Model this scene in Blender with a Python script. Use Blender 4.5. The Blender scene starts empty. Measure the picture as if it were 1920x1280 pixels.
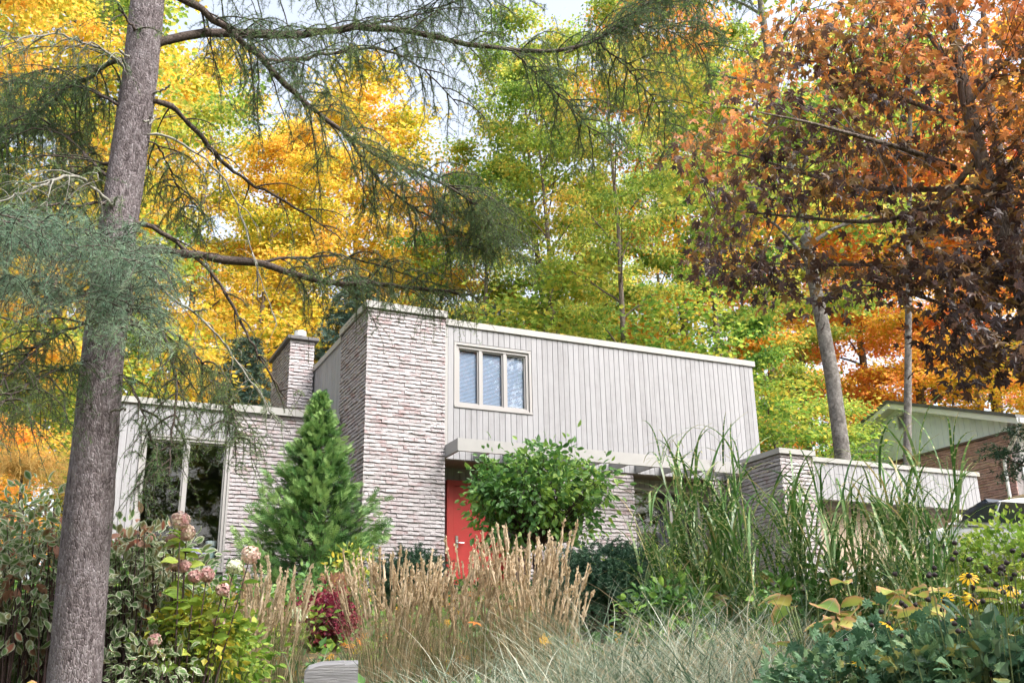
import bpy, math, random
import numpy as np
PI = math.pi
rng = np.random.default_rng(11)
random.seed(5)
sc = bpy.context.scene
COL = sc.collection

# ------------------------------------------------------------------ camera, sky, sun, exposure
# the camera stands on the street; its eye is the world origin, x runs along the facade, y into the lot
F_PX = 1900.0                              # focal length in pixels of the 1920 px wide photograph
YAW, PITCH, ROLL = 0.44005754, -0.32704655, -0.01786964
def cam_rot():
    B = np.array([[1, 0, 0], [0, 0, -1], [0, 1, 0.]])
    c, s = math.cos(YAW), math.sin(YAW); Rz = np.array([[c, -s, 0], [s, c, 0], [0, 0, 1]])
    c, s = math.cos(PITCH), math.sin(PITCH); Rx = np.array([[1, 0, 0], [0, c, -s], [0, s, c]])
    c, s = math.cos(ROLL), math.sin(ROLL); Rr = np.array([[c, -s, 0], [s, c, 0], [0, 0, 1]])
    return Rr @ Rx @ B @ Rz
RC = cam_rot()
from mathutils import Matrix, Vector
cd = bpy.data.cameras.new('camera'); cam = bpy.data.objects.new('camera', cd); COL.objects.link(cam)
cd.sensor_width = 36.0; cd.lens = 36.0 * F_PX / 1920.0; cd.clip_start = 0.05; cd.clip_end = 4000
M3 = Matrix([list(RC[0]), list(-RC[1]), list(-RC[2])]).transposed()
cam.matrix_world = M3.to_4x4()
sc.camera = cam

SUN_EL, SUN_AZ = math.radians(48), math.radians(150)   # azimuth measured from +y towards +x
w = bpy.data.worlds.new('World'); sc.world = w; w.use_nodes = True
nt = w.node_tree; nt.nodes.clear()
sky = nt.nodes.new('ShaderNodeTexSky'); sky.sky_type = 'NISHITA'; sky.sun_disc = False
sky.sun_elevation = SUN_EL; sky.sun_rotation = SUN_AZ
sky.air_density = 1.0; sky.dust_density = 6.0; sky.ozone_density = 1.0
bg = nt.nodes.new('ShaderNodeBackground'); bg.inputs[1].default_value = 0.15
out = nt.nodes.new('ShaderNodeOutputWorld')
hs = nt.nodes.new('ShaderNodeHueSaturation'); hs.inputs['Saturation'].default_value = 0.45   # thin bright overcast
nt.links.new(sky.outputs[0], hs.inputs['Color']); nt.links.new(hs.outputs[0], bg.inputs[0]); nt.links.new(bg.outputs[0], out.inputs[0])
sl = bpy.data.lights.new('sun', 'SUN'); sl.energy = 0.9; sl.angle = math.radians(25); sl.color = (1.0, 0.97, 0.93)
so = bpy.data.objects.new('sun', sl); COL.objects.link(so)
sd = Vector((math.sin(SUN_AZ) * math.cos(SUN_EL), math.cos(SUN_AZ) * math.cos(SUN_EL), math.sin(SUN_EL)))
so.rotation_euler = sd.to_track_quat('Z', 'Y').to_euler(); so.location = (0, -10, 30)
sc.view_settings.view_transform = 'Standard'; sc.view_settings.look = 'None'
sc.view_settings.exposure = 1.78; sc.view_settings.gamma = 1.0
sc.render.engine = 'CYCLES'
cy = sc.cycles
cy.max_bounces = 5; cy.diffuse_bounces = 3; cy.glossy_bounces = 2; cy.transmission_bounces = 3; cy.transparent_max_bounces = 6
cy.use_denoising = True; cy.use_adaptive_sampling = True; cy.adaptive_threshold = 0.02
cy.caustics_reflective = False; cy.caustics_refractive = False

# ------------------------------------------------------------------ pixel helpers (a pixel gives only a direction)
def ray(x, y):
    return RC.T @ np.array([(x - 960) / F_PX, (y - 640) / F_PX, 1.0])
def onY(x, y, Y): d = ray(x, y); return d * (Y / d[1])
def dep(x, y, D): return ray(x, y) * D
def ath(x, y, Dh): d = ray(x, y); return d * (Dh / math.hypot(d[0], d[1]))

def smooth(a, b, t):
    u = np.clip((t - a) / (b - a), 0, 1); return u * u * (3 - 2 * u)
def gz(x, y):
    """ground height: street, bank, planted slope up to the house, rising wood behind, higher lot beyond the driveway"""
    x = np.asarray(x, float); y = np.asarray(y, float)
    z = -1.65 + 1.28 * smooth(1.0, 5.5, y) + 1.72 * np.clip((y - 7.5) / 9.0, 0, 1)
    z = z + 0.07 * np.clip(y - 24, 0, 60)
    z = z + 2.6 * smooth(18.5, 25, x) * smooth(8, 17, y) + 0.86 * smooth(12.5, 15.5, x) * smooth(3, 9, y)
    z = z + 0.35 * smooth(4, 7, x) * smooth(5, 8, y) * (1 - smooth(11.5, 14, x))
    return z
def gzf(x, y): return float(gz(x, y))

# ------------------------------------------------------------------ mesh helpers
def mesh_np(name, V, faces, attrs=None, smooth_faces=False):
    me = bpy.data.meshes.new(name)
    V = np.asarray(V, np.float32).reshape(-1, 3)
    me.vertices.add(len(V)); me.vertices.foreach_set('co', V.ravel())
    idx = []; starts = []; off = 0
    for f in faces:
        f = np.asarray(f, np.int32)
        if f.size == 0: continue
        n, k = f.shape
        idx.append(f.ravel()); starts.append(off + np.arange(n, dtype=np.int32) * k); off += n * k
    idx = np.concatenate(idx); starts = np.concatenate(starts)
    me.loops.add(len(idx)); me.loops.foreach_set('vertex_index', idx)
    me.polygons.add(len(starts)); me.polygons.foreach_set('loop_start', starts)
    me.polygons.foreach_set('use_smooth', np.full(len(starts), bool(smooth_faces)))
    for k, a in (attrs or {}).items():
        at = me.attributes.new(k, 'FLOAT', 'POINT'); at.data.foreach_set('value', np.asarray(a, np.float32))
    me.update(calc_edges=True)
    return me

class Buf:
    def __init__(s): s.V = []; s.F = {3: [], 4: []}; s.A = {}; s.n = 0
    def add(s, V, faces, **attrs):
        V = np.asarray(V, float).reshape(-1, 3)
        for f in faces:
            f = np.asarray(f, np.int64)
            if f.size: s.F[f.shape[1]].append(f + s.n)
        for k in set(attrs) | set(s.A):
            lst = s.A.setdefault(k, [np.zeros(s.n)] if s.n else [])
            a = attrs.get(k, 0.0)
            lst.append(np.broadcast_to(np.asarray(a, float), (len(V),)))
        s.V.append(V); s.n += len(V)
    def box(s, x0, x1, y0, y1, z0, z1, **a):
        V = [(x0,y0,z0),(x1,y0,z0),(x1,y1,z0),(x0,y1,z0),(x0,y0,z1),(x1,y0,z1),(x1,y1,z1),(x0,y1,z1)]
        s.add(V, [[(0,3,2,1),(4,5,6,7),(0,1,5,4),(1,2,6,5),(2,3,7,6),(3,0,4,7)]], **a); return s
    def mesh(s, name, smooth_faces=False):
        fs = [np.concatenate(s.F[k]) for k in (3, 4) if s.F[k]]
        at = {k: np.concatenate(v) for k, v in s.A.items()}
        return mesh_np(name, np.concatenate(s.V), fs, at, smooth_faces)

def obj(name, me, mat=None, parent=None, loc=None, kind=None, label=None):
    o = bpy.data.objects.new(name, me); COL.objects.link(o)
    if mat is not None and me is not None:
        if len(me.materials) == 0: me.materials.append(mat)
        elif me.materials[0] != mat:
            o.material_slots[0].link = 'OBJECT'; o.material_slots[0].material = mat
    if parent is not None: o.parent = parent
    if loc is not None: o.location = loc
    if kind: o['kind'] = kind
    if label: o['label'] = label
    return o
def tag(o, label, cat, group=None, kind=None):
    o['label'] = label; o['category'] = cat
    if group: o['group'] = group
    if kind: o['kind'] = kind
    return o
def thing(name, label, cat, loc=(0, 0, 0), rz=0.0, group=None, scale=1.0):
    o = bpy.data.objects.new(name, None); COL.objects.link(o); o.empty_display_size = 0.2
    o.location = tuple(float(v) for v in loc); o.rotation_euler = (0, 0, rz); o.scale = (scale,) * 3
    return tag(o, label, cat, group)
def boxpart(name, b, mat, parent, bevel=0.0, **kw):
    o = obj(name, Buf().box(*b).mesh(name), mat, parent, **kw)
    if bevel:
        m = o.modifiers.new('bevel', 'BEVEL'); m.width = bevel; m.segments = 2
    return o

def tubes(buf, P, R, k=6, **attrs):
    """P (N,n,3) polylines, R (N,n) radii -> k-sided tubes"""
    P = np.asarray(P, float); R = np.asarray(R, float)
    if P.ndim == 2: P = P[None]; R = R[None]
    N, n, _ = P.shape
    T = np.gradient(P, axis=1); T /= np.linalg.norm(T, axis=2, keepdims=True) + 1e-9
    ref = np.zeros((N, 1, 3)); mean = T.mean(1)
    vert = np.abs(mean[:, 2]) > 0.75
    ref[~vert, 0, 2] = 1; ref[vert, 0, 0] = 1
    U = np.cross(T, np.broadcast_to(ref, T.shape)); U /= np.linalg.norm(U, axis=2, keepdims=True) + 1e-9
    W = np.cross(T, U)
    a = np.arange(k) * 2 * PI / k
    V = P[:, :, None, :] + R[:, :, None, None] * (np.cos(a)[None, None, :, None] * U[:, :, None, :] + np.sin(a)[None, None, :, None] * W[:, :, None, :])
    V = V.reshape(-1, 3)
    i = np.arange(N)[:, None, None] * n * k + np.arange(n - 1)[None, :, None] * k
    j = np.arange(k)[None, None, :]; j2 = (j + 1) % k
    f = np.stack([np.broadcast_to(i + j, (N, n - 1, k)), np.broadcast_to(i + j2, (N, n - 1, k)),
                  np.broadcast_to(i + k + j2, (N, n - 1, k)), np.broadcast_to(i + k + j, (N, n - 1, k))], -1).reshape(-1, 4)
    kw = {}
    for key, v in attrs.items():
        v = np.asarray(v, float)
        kw[key] = np.repeat(v, n * k) if v.ndim == 1 and len(v) == N else v
    buf.add(V, [f], **kw)

def resample(P, n):
    P = np.asarray(P, float); s = np.r_[0, np.cumsum(np.linalg.norm(np.diff(P, axis=0), axis=1))]
    t = np.linspace(0, s[-1], n)
    return np.stack([np.interp(t, s, P[:, i]) for i in range(3)], 1)
def smoothpath(P, n):
    Q = resample(P, max(n, 24)); 
    for _ in range(4): Q[1:-1] = 0.25 * Q[:-2] + 0.5 * Q[1:-1] + 0.25 * Q[2:]
    return resample(Q, n)

def unit(v): return v / (np.linalg.norm(v, axis=-1, keepdims=True) + 1e-9)
def frames(d, n):
    """rotation matrices whose x axis is d and z axis is close to n"""
    d = unit(d); y = unit(np.cross(n, d)); z = np.cross(d, y)
    return np.stack([d, y, z], -1)
def stamp(buf, tmpl, pos, d, n, size, rnd=None, wid=None, **attrs):
    TV, TF = tmpl[0], tmpl[1]
    N = len(pos)
    if N == 0: return
    Rm = frames(d, n)
    L = np.broadcast_to(TV[None], (N,) + TV.shape).copy() * np.asarray(size).reshape(-1, 1, 1)
    if wid is not None: L[:, :, 1] *= np.asarray(wid).reshape(-1, 1)
    V = np.einsum('nij,nkj->nki', Rm, L) + pos[:, None, :]
    k = len(TV)
    F = (TF[None] + (np.arange(N) * k)[:, None, None]).reshape(-1, TF.shape[1])
    if rnd is None: rnd = rng.random(N)
    at = {'rnd': np.repeat(rnd, k)}
    if len(tmpl) > 2: at['edge'] = np.tile(tmpl[2], N)
    for q, v in attrs.items(): at[q] = np.repeat(v, k)
    buf.add(V.reshape(-1, 3), [F], **at)
def rdir(N, up=0.0, spread=1.0):
    v = rng.normal(size=(N, 3)) * spread; v[:, 2] += up
    return unit(v)

# leaf templates: (verts, tris[, edge attribute 0 centre .. 1 margin]), x from stalk to tip
KITE = (np.array([(0,0,0),(.42,.40,.08),(1,0,-.06),(.42,-.40,.08)]), np.array([(0,3,2),(0,2,1)]))
OV = [(0,0,0),(.22,.2,.05),(.5,.27,.06),(.78,.16,.02),(1,0,-.14),(.78,-.16,.02),(.5,-.27,.06),(.22,-.2,.05),(.35,0,0),(.7,0,-.02)]
OVATE = (np.array(OV), np.array([(0,8,1),(1,8,2),(2,8,9),(2,9,3),(3,9,4),(4,9,5),(5,9,6),(6,9,8),(6,8,7),(7,8,0)]),
         np.array([.6,1,1,1,1,1,1,1,0,0.]))
def palmate(lobes):
    pts = [(0.36, 0, 0)]
    for a, r, z in lobes: pts.append((0.36 + r * math.cos(math.radians(a)), r * math.sin(math.radians(a)), z))
    n = len(lobes)
    return (np.array(pts), np.array([(0, i + 1, (i + 1) % n + 1) for i in range(n)]), np.array([0.] + [1.] * n))
MAPLE = palmate([(0,.66,-.1),(14,.42,0),(30,.27,.03),(44,.5,0),(56,.62,-.08),(72,.4,0),(90,.25,.02),(112,.42,-.05),(135,.3,0),(172,.3,0),
                 (188,.3,0),(225,.3,0),(248,.42,-.05),(270,.25,.02),(288,.4,0),(304,.62,-.08),(316,.5,0),(330,.27,.03),(346,.42,0)])
GERAN = palmate([(0,.55,.02),(20,.38,.06),(40,.52,0),(62,.36,.05),(85,.5,0),(112,.36,.04),(140,.46,0),(176,.2,0),(184,.2,0),(220,.46,0),(248,.36,.04),(275,.5,0),(298,.36,.05),(320,.52,0),(340,.38,.06)])
def tuft(n, spread, wdt=0.07):
    V = []; F = []
    r = np.random.default_rng(3)
    for i in range(n):
        d = r.normal(size=3); d[0] = abs(d[0]) * 0.6 + spread; d /= np.linalg.norm(d)
        s = np.cross(d, r.normal(size=3)); s /= np.linalg.norm(s); L = 0.7 + 0.5 * r.random()
        V += [s * wdt, -s * wdt, d * L]; F.append((3*i, 3*i+1, 3*i+2))
    return (np.array(V), np.array(F))
LARCH_TUFT = tuft(9, 0.15, 0.036)
YEW_TUFT = tuft(9, 0.5, 0.075)

def blades(buf, root, az, length, lean, droop, width, seg=6, power=1.6, wave=0.0):
    """curved tapering grass blades as strips with a fold"""
    N = len(root)
    s = np.linspace(0, 1, seg + 1)
    th = lean[:, None] + droop[:, None] * s[None] ** power
    az_s = az[:, None] + wave * s[None] ** 2 * rng.normal(size=(N, 1))
    ds = (length / seg)[:, None]
    dh = np.sin(th) * ds; dv = np.cos(th) * ds
    step = np.stack([dh * np.cos(az_s), dh * np.sin(az_s), dv], -1)
    P = np.concatenate([root[:, None, :], root[:, None, :] + np.cumsum(step[:, :-1], 1)], 1)
    tw = az_s + PI / 2 + rng.normal(size=(N, 1)) * 0.5
    side = np.stack([np.cos(tw), np.sin(tw), np.zeros_like(tw)], -1)
    wd = width[:, None] * (0.55 + 0.45 * np.minimum(1, s[None] * 4)) * np.clip(1 - s[None], 0.03, 1) ** 0.55
    V = np.stack([P - side * wd[..., None] / 2, P + side * wd[..., None] / 2], 2).reshape(-1, 3)
    i = (np.arange(N)[:, None] * (seg + 1) + np.arange(seg)[None]) * 2
    f = np.stack([i, i + 1, i + 3, i + 2], -1).reshape(-1, 4)
    rnd = np.repeat(rng.random(N), (seg + 1) * 2); along = np.tile(np.repeat(s, 2), N)
    buf.add(V, [f], rnd=rnd, along=along)
    return P

# ------------------------------------------------------------------ materials
def srgb(r, g, b):
    f = lambda c: (c / 255 / 12.92) if c / 255 <= 0.04045 else ((c / 255 + 0.055) / 1.055) ** 2.4
    return (f(r), f(g), f(b), 1)
def newmat(name):
    m = bpy.data.materials.new(name); m.use_nodes = True; t = m.node_tree; t.nodes.clear()
    o = t.nodes.new('ShaderNodeOutputMaterial'); p = t.nodes.new('ShaderNodeBsdfPrincipled')
    t.links.new(p.outputs[0], o.inputs[0]); return m, t, p, o
def ramp(t, fac, stops):
    r = t.nodes.new('ShaderNodeValToRGB'); e = r.color_ramp.elements
    for i, (pos, c) in enumerate(stops):
        el = e[i] if i < 2 else e.new(pos)
        el.position = pos; el.color = c if len(c) == 4 else tuple(c) + (1,)
    t.links.new(fac, r.inputs[0]); return r.outputs[0]
def noise(t, scale, detail=3.0, vec=None, stretch=None, rough=0.55):
    n = t.nodes.new('ShaderNodeTexNoise'); n.inputs['Scale'].default_value = scale; n.inputs['Detail'].default_value = detail; n.inputs['Roughness'].default_value = rough
    if vec is None:
        g = t.nodes.new('ShaderNodeNewGeometry'); vec = g.outputs['Position']
    if stretch:
        mp = t.nodes.new('ShaderNodeMapping'); mp.inputs['Scale'].default_value = stretch; t.links.new(vec, mp.inputs[0]); vec = mp.outputs[0]
    t.links.new(vec, n.inputs['Vector']); return n.outputs[0]
def math_n(t, op, a, b=None, c=None):
    m = t.nodes.new('ShaderNodeMath'); m.operation = op
    for i, v in enumerate((a, b, c)):
        if v is None: continue
        if isinstance(v, (int, float)): m.inputs[i].default_value = v
        else: t.links.new(v, m.inputs[i])
    return m.outputs[0]
def mixc(t, fac, a, b, mode='MIX'):
    m = t.nodes.new('ShaderNodeMix'); m.data_type = 'RGBA'; m.blend_type = mode
    for i, v in ((0, fac), (6, a), (7, b)):
        if isinstance(v, (int, float)): m.inputs[i].default_value = v
        elif isinstance(v, tuple): m.inputs[i].default_value = v if len(v) == 4 else v + (1,)
        else: t.links.new(v, m.inputs[i])
    return m.outputs[2]
def attr(t, name):
    a = t.nodes.new('ShaderNodeAttribute'); a.attribute_name = name; return a.outputs['Fac']
def bump(t, p, h, strength=0.4, dist=0.01):
    b = t.nodes.new('ShaderNodeBump'); b.inputs['Strength'].default_value = strength; b.inputs['Distance'].default_value = dist
    t.links.new(h, b.inputs['Height']); t.links.new(b.outputs[0], p.inputs['Normal'])
def spread_fac(t, a, b, wa=0.6, wb=0.9):
    """random number and a noise summed round one half"""
    s = math_n(t, 'MULTIPLY_ADD', a, wa, -0.5 * wa)
    s2 = math_n(t, 'MULTIPLY_ADD', b, wb, -0.5 * wb + 0.5)
    return math_n(t, 'ADD', s, s2)
def leafmat(name, stops, trans=0.4, rough=0.5, nscale=0.35, wa=0.6, wb=1.6, spec=0.3, edge=None, tgain=1.25):
    m, t, p, o = newmat(name)
    fac = spread_fac(t, attr(t, 'rnd'), noise(t, nscale, 2.0), wa, wb)
    c = ramp(t, fac, stops)
    if edge:
        ecol, e0, e1 = edge
        ef = attr(t, 'edge'); nn = noise(t, 18.0, 2.0)
        mr = t.nodes.new('ShaderNodeMapRange'); mr.inputs[1].default_value = e0; mr.inputs[2].default_value = e1
        t.links.new(math_n(t, 'MULTIPLY_ADD', nn, 0.35, math_n(t, 'SUBTRACT', ef, 0.17)), mr.inputs[0])
        c = mixc(t, mr.outputs[0], c, ecol)
    t.links.new(c, p.inputs['Base Color'])
    p.inputs['Roughness'].default_value = rough; p.inputs['Specular IOR Level'].default_value = spec
    if trans > 0:
        tr = t.nodes.new('ShaderNodeBsdfTranslucent')
        g = mixc(t, 1.0, c, (tgain, tgain, tgain * 0.9, 1), 'MULTIPLY'); t.links.new(g, tr.inputs[0])
        mx = t.nodes.new('ShaderNodeMixShader'); mx.inputs[0].default_value = trans
        t.links.new(p.outputs[0], mx.inputs[1]); t.links.new(tr.outputs[0], mx.inputs[2]); t.links.new(mx.outputs[0], o.inputs[0])
    return m
def plain(name, col, rough=0.6, metal=0.0, var=0.0, vscale=3.0, bmp=0.0, bscale=60.0, stretch=None, spec=0.5):
    m, t, p, o = newmat(name)
    col = tuple(col)[:3] + (1,)
    if var:
        n = noise(t, vscale, 4.0, stretch=stretch)
        lo = tuple(c * (1 - var) for c in col[:3]) + (1,); hi = tuple(min(1, c * (1 + var)) for c in col[:3]) + (1,)
        t.links.new(ramp(t, n, [(0.3, lo), (0.7, hi)]), p.inputs['Base Color'])
    else: p.inputs['Base Color'].default_value = col
    p.inputs['Roughness'].default_value = rough; p.inputs['Metallic'].default_value = metal; p.inputs['Specular IOR Level'].default_value = spec
    if bmp: bump(t, p, noise(t, bscale, 4.0, stretch=stretch), bmp, 0.01)
    return m

M = {}
# rough, lime-washed brick with the red showing through in patches
def brickmat(name, pale, mid, red, redpos):
    m, t, p, o = newmat(name)
    oi = t.nodes.new('ShaderNodeObjectInfo')
    n1 = noise(t, 5.5, 4.0, rough=0.7); n2 = noise(t, 38.0, 3.0)
    f = math_n(t, 'ADD', math_n(t, 'MULTIPLY', n1, 0.75), math_n(t, 'MULTIPLY', n2, 0.25))
    f = math_n(t, 'ADD', f, math_n(t, 'MULTIPLY_ADD', attr(t, 'rnd'), 0.16, -0.08))
    t.links.new(ramp(t, f, [(0.3, pale), (0.52, mid), (redpos, red), (redpos + 0.14, tuple(c * 0.8 for c in red[:3]) + (1,))]), p.inputs['Base Color'])
    p.inputs['Roughness'].default_value = 0.88
    bump(t, p, n2, 0.7, 0.012); return m
M['brick'] = brickmat('brick_whitewashed', (.385,.365,.372,1), (.325,.30,.308,1), (.25,.17,.17,1), 0.71)
M['mortar'] = plain('mortar', (.23,.21,.212), 0.95, var=.3, vscale=9, bmp=.5)
def boardmat(name, c, lo):
    m, t, p, o = newmat(name)
    oi = t.nodes.new('ShaderNodeObjectInfo')
    n1 = noise(t, 1.0, 5.0, stretch=(26, 26, 1.1), rough=0.65); n2 = noise(t, 7.0, 4.0)
    f = math_n(t, 'ADD', math_n(t, 'MULTIPLY', n1, 0.55), math_n(t, 'MULTIPLY', n2, 0.30))
    n3 = noise(t, 1.0, 3.0, stretch=(4.5, 4.5, .55)); f = math_n(t, 'ADD', f, math_n(t, 'MULTIPLY_ADD', n3, 0.3, -.15))
    f = math_n(t, 'ADD', f, math_n(t, 'MULTIPLY', oi.outputs['Random'], 0.2))
    t.links.new(ramp(t, f, [(0.22, tuple(q * .8 for q in lo[:3]) + (1,)), (0.36, lo), (0.54, c), (0.75, tuple(min(1, q * 1.08) for q in c[:3]) + (1,))]), p.inputs['Base Color'])
    p.inputs['Roughness'].default_value = 0.78; bump(t, p, n1, 0.35, 0.006); return m
M['board'] = boardmat('painted_board', (.288,.288,.302,1), (.238,.236,.246,1))
M['board_back'] = plain('board_joint', (.22,.215,.22), .9)
M['fascia'] = plain('fascia_paint', (.31,.305,.29), 0.55, var=.06, vscale=4)
M['beam'] = plain('beam_paint', (.30,.295,.29), 0.55, var=.06, vscale=3)
M['frame'] = plain('window_frame_paint', (.30,.29,.285), 0.45)
M['soffit'] = plain('soffit', (.20,.165,.145), .8, var=.15)
M['red'] = plain('red_door_paint', (.40,.03,.028), 0.42, var=.06, vscale=8)
M['red_trim'] = plain('red_trim_paint', (.40,.035,.03), 0.42)
M['metal'] = plain('brushed_metal', (.62,.62,.63), .3, 1.0)
M['galv'] = plain('galvanised_flue', (.75,.75,.78), .4, .9)
M['dark'] = plain('dark_cap', (.12,.115,.12), .8, var=.2)
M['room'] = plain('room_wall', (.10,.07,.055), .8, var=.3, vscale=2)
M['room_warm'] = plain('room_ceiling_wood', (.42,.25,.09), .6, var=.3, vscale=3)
M['roofing'] = plain('roof_membrane', (.12,.12,.12), .9, var=.2)
M['blind'] = plain('blind_slat_sky_tint', (.20,.26,.37), .5)  # white slats; the blue sky reflected in the glass is put into their colour
def glassmat(name, refl=0.5, tint=(.9,.93,.95,1)):
    m, t, p, o = newmat(name); t.nodes.remove(p)
    g = t.nodes.new('ShaderNodeBsdfGlossy'); g.inputs['Roughness'].default_value = 0.015; g.inputs[0].default_value = (1, 1, 1, 1)
    tr = t.nodes.new('ShaderNodeBsdfTransparent'); tr.inputs[0].default_value = tint
    fr = t.nodes.new('ShaderNodeFresnel'); fr.inputs[0].default_value = 1.5
    mx = t.nodes.new('ShaderNodeMixShader'); bf = t.nodes.new('ShaderNodeNewGeometry')
    t.links.new(math_n(t, 'MULTIPLY', math_n(t, 'MULTIPLY', fr.outputs[0], refl), math_n(t, 'SUBTRACT', 1.0, bf.outputs['Backfacing'])), mx.inputs[0]); t.links.new(tr.outputs[0], mx.inputs[1]); t.links.new(g.outputs[0], mx.inputs[2])
    t.links.new(mx.outputs[0], o.inputs[0]); return m
M['glass'] = glassmat('window_glass', 1.4)

def barkmat(name, a, b, c, sc_=(14, 14, 3), strength=0.9, dist=0.03):
    m, t, p, o = newmat(name)
    n1 = noise(t, 1.6, 5.0, stretch=sc_, rough=0.65); n2 = noise(t, 2.2, 3.0)
    vo = t.nodes.new('ShaderNodeTexVoronoi'); vo.inputs['Scale'].default_value = 3.0; vo.feature = 'DISTANCE_TO_EDGE'
    g = t.nodes.new('ShaderNodeNewGeometry'); mp = t.nodes.new('ShaderNodeMapping'); mp.inputs['Scale'].default_value = tuple(q * 1.2 for q in sc_)
    t.links.new(g.outputs['Position'], mp.inputs[0]); t.links.new(mp.outputs[0], vo.inputs['Vector'])
    vc = t.nodes.new('ShaderNodeTexVoronoi'); vc.inputs['Scale'].default_value = 3.0; t.links.new(mp.outputs[0], vc.inputs['Vector'])
    sp = t.nodes.new('ShaderNodeSeparateColor'); t.links.new(vc.outputs['Color'], sp.inputs[0])
    f = math_n(t, 'ADD', math_n(t, 'MULTIPLY', n1, 0.6), math_n(t, 'MULTIPLY_ADD', n2, 0.28, math_n(t, 'MULTIPLY', sp.outputs[0], 0.14)))
    t.links.new(ramp(t, f, [(0.33, a), (0.5, b), (0.66, c)]), p.inputs['Base Color'])
    p.inputs['Roughness'].default_value = 0.92; p.inputs['Specular IOR Level'].default_value = .2
    bump(t, p, math_n(t, 'ADD', n1, math_n(t, 'MULTIPLY', math_n(t, 'MINIMUM', vo.outputs[0], 0.25), 1.6)), strength, dist); return m
M['larch_bark'] = barkmat('larch_bark', (.06,.047,.05,1), (.19,.16,.168,1), (.31,.28,.295,1), (26, 26, 8), 1.0, .018)
M['branch_bark'] = barkmat('larch_branch_bark', (.04,.03,.026,1), (.085,.066,.058,1), (.17,.14,.125,1), (30, 30, 30), .6, .01)
M['pale_bark'] = plain('dead_twig', (.24,.23,.20), .9, var=.4, vscale=20)
M['twig'] = plain('larch_twig', (.075,.055,.042), .9, var=.3, vscale=15)
M['maple_bark'] = barkmat('maple_bark', (.07,.055,.045,1), (.15,.12,.10,1), (.24,.20,.175,1), (9, 9, 1.6))
M['grey_bark'] = barkmat('grey_bark', (.07,.063,.058,1), (.165,.152,.142,1), (.27,.255,.24,1), (6, 6, 5), .5, .015)

G = lambda *s: [(p, tuple(c) + (1,)) for p, c in s]
M['leaf_gold'] = leafmat('golden_maple_leaf', G((0.1,(.27,.36,.05)),(0.35,(.56,.48,.06)),(0.65,(.72,.50,.08)),(0.95,(.74,.39,.08))), .55)
M['leaf_amber'] = leafmat('amber_maple_leaf', G((0.1,(.54,.47,.05)),(0.45,(.74,.44,.06)),(0.7,(.76,.34,.08)),(0.95,(.68,.22,.08))), .55)
M['leaf_lime'] = leafmat('lime_maple_leaf', G((0.08,(.11,.21,.04)),(0.40,(.26,.37,.07)),(0.64,(.44,.47,.09)),(0.92,(.72,.48,.10))), .55)
M['leaf_green'] = leafmat('green_maple_leaf', G((0.08,(.08,.19,.04)),(0.42,(.18,.32,.06)),(0.66,(.34,.43,.08)),(0.95,(.62,.48,.08))), .55)
M['leaf_red'] = leafmat('scarlet_maple_leaf', G((0.1,(.70,.46,.07)),(0.4,(.76,.37,.09)),(0.68,(.76,.29,.12)),(0.95,(.68,.20,.12))), .55)
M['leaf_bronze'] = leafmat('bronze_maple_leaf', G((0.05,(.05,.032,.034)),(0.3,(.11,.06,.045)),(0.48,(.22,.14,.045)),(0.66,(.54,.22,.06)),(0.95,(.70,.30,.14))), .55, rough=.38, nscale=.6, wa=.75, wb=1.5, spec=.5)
M['needle'] = leafmat('larch_needle', G((0.1,(.065,.125,.055)),(0.5,(.12,.21,.085)),(0.9,(.22,.29,.10))), .3, nscale=1.2)
M['needle_blue'] = leafmat('blue_green_larch_needle', G((0.1,(.13,.23,.16)),(0.5,(.23,.36,.25)),(0.9,(.36,.46,.30))), .3, nscale=1.5)
M['cedar'] = leafmat('cedar_spray', G((0.1,(.03,.085,.025)),(0.5,(.10,.22,.06)),(0.9,(.28,.42,.14))), .25, nscale=3.0, wa=1.0, wb=.8)
M['spruce'] = leafmat('spruce_needle', G((0.1,(.035,.075,.06)),(0.5,(.07,.13,.10)),(0.9,(.15,.22,.18))), .15, nscale=1.5)
M['yew'] = leafmat('yew_needle', G((0.1,(.012,.04,.022)),(0.5,(.03,.08,.045)),(0.9,(.075,.15,.08))), .15, nscale=3)
M['dogwood'] = leafmat('green_shrub_leaf', G((0.1,(.045,.12,.03)),(0.5,(.11,.25,.06)),(0.92,(.28,.42,.07))), .3, nscale=1.5, rough=.42, spec=.5)
M['varieg'] = leafmat('cream_edged_leaf', G((0.1,(.09,.17,.06)),(0.6,(.15,.25,.09)),(0.82,(.26,.20,.10)),(0.97,(.42,.16,.11))), .3, nscale=3, edge=((.47,.49,.37,1), .45, .8))
M['rust_leaf'] = leafmat('rusty_leaf', G((0.1,(.30,.13,.09)),(0.9,(.48,.28,.21))), .35)
M['dark_leaf'] = leafmat('dark_border_leaf', G((0.1,(.03,.07,.04)),(0.5,(.055,.12,.07)),(0.9,(.12,.17,.10))), .25, nscale=3)
M['geran'] = leafmat('blue_green_leaf', G((0.1,(.04,.10,.05)),(0.5,(.09,.19,.10)),(0.84,(.18,.28,.14)),(0.97,(.42,.38,.12))), .25, nscale=3, rough=.45)
M['fresh'] = leafmat('fresh_green_leaf', G((0.1,(.10,.20,.03)),(0.5,(.24,.36,.06)),(0.9,(.45,.50,.10))), .35, nscale=2)
M['yellow_leaf'] = leafmat('yellow_green_leaf', G((0.1,(.10,.20,.03)),(0.5,(.25,.32,.05)),(0.9,(.58,.46,.06))), .35, nscale=3)
M['burgundy'] = leafmat('burgundy_leaf', G((0.1,(.10,.012,.03)),(0.5,(.22,.03,.06)),(0.9,(.38,.07,.09))), .3, nscale=4)
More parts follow.
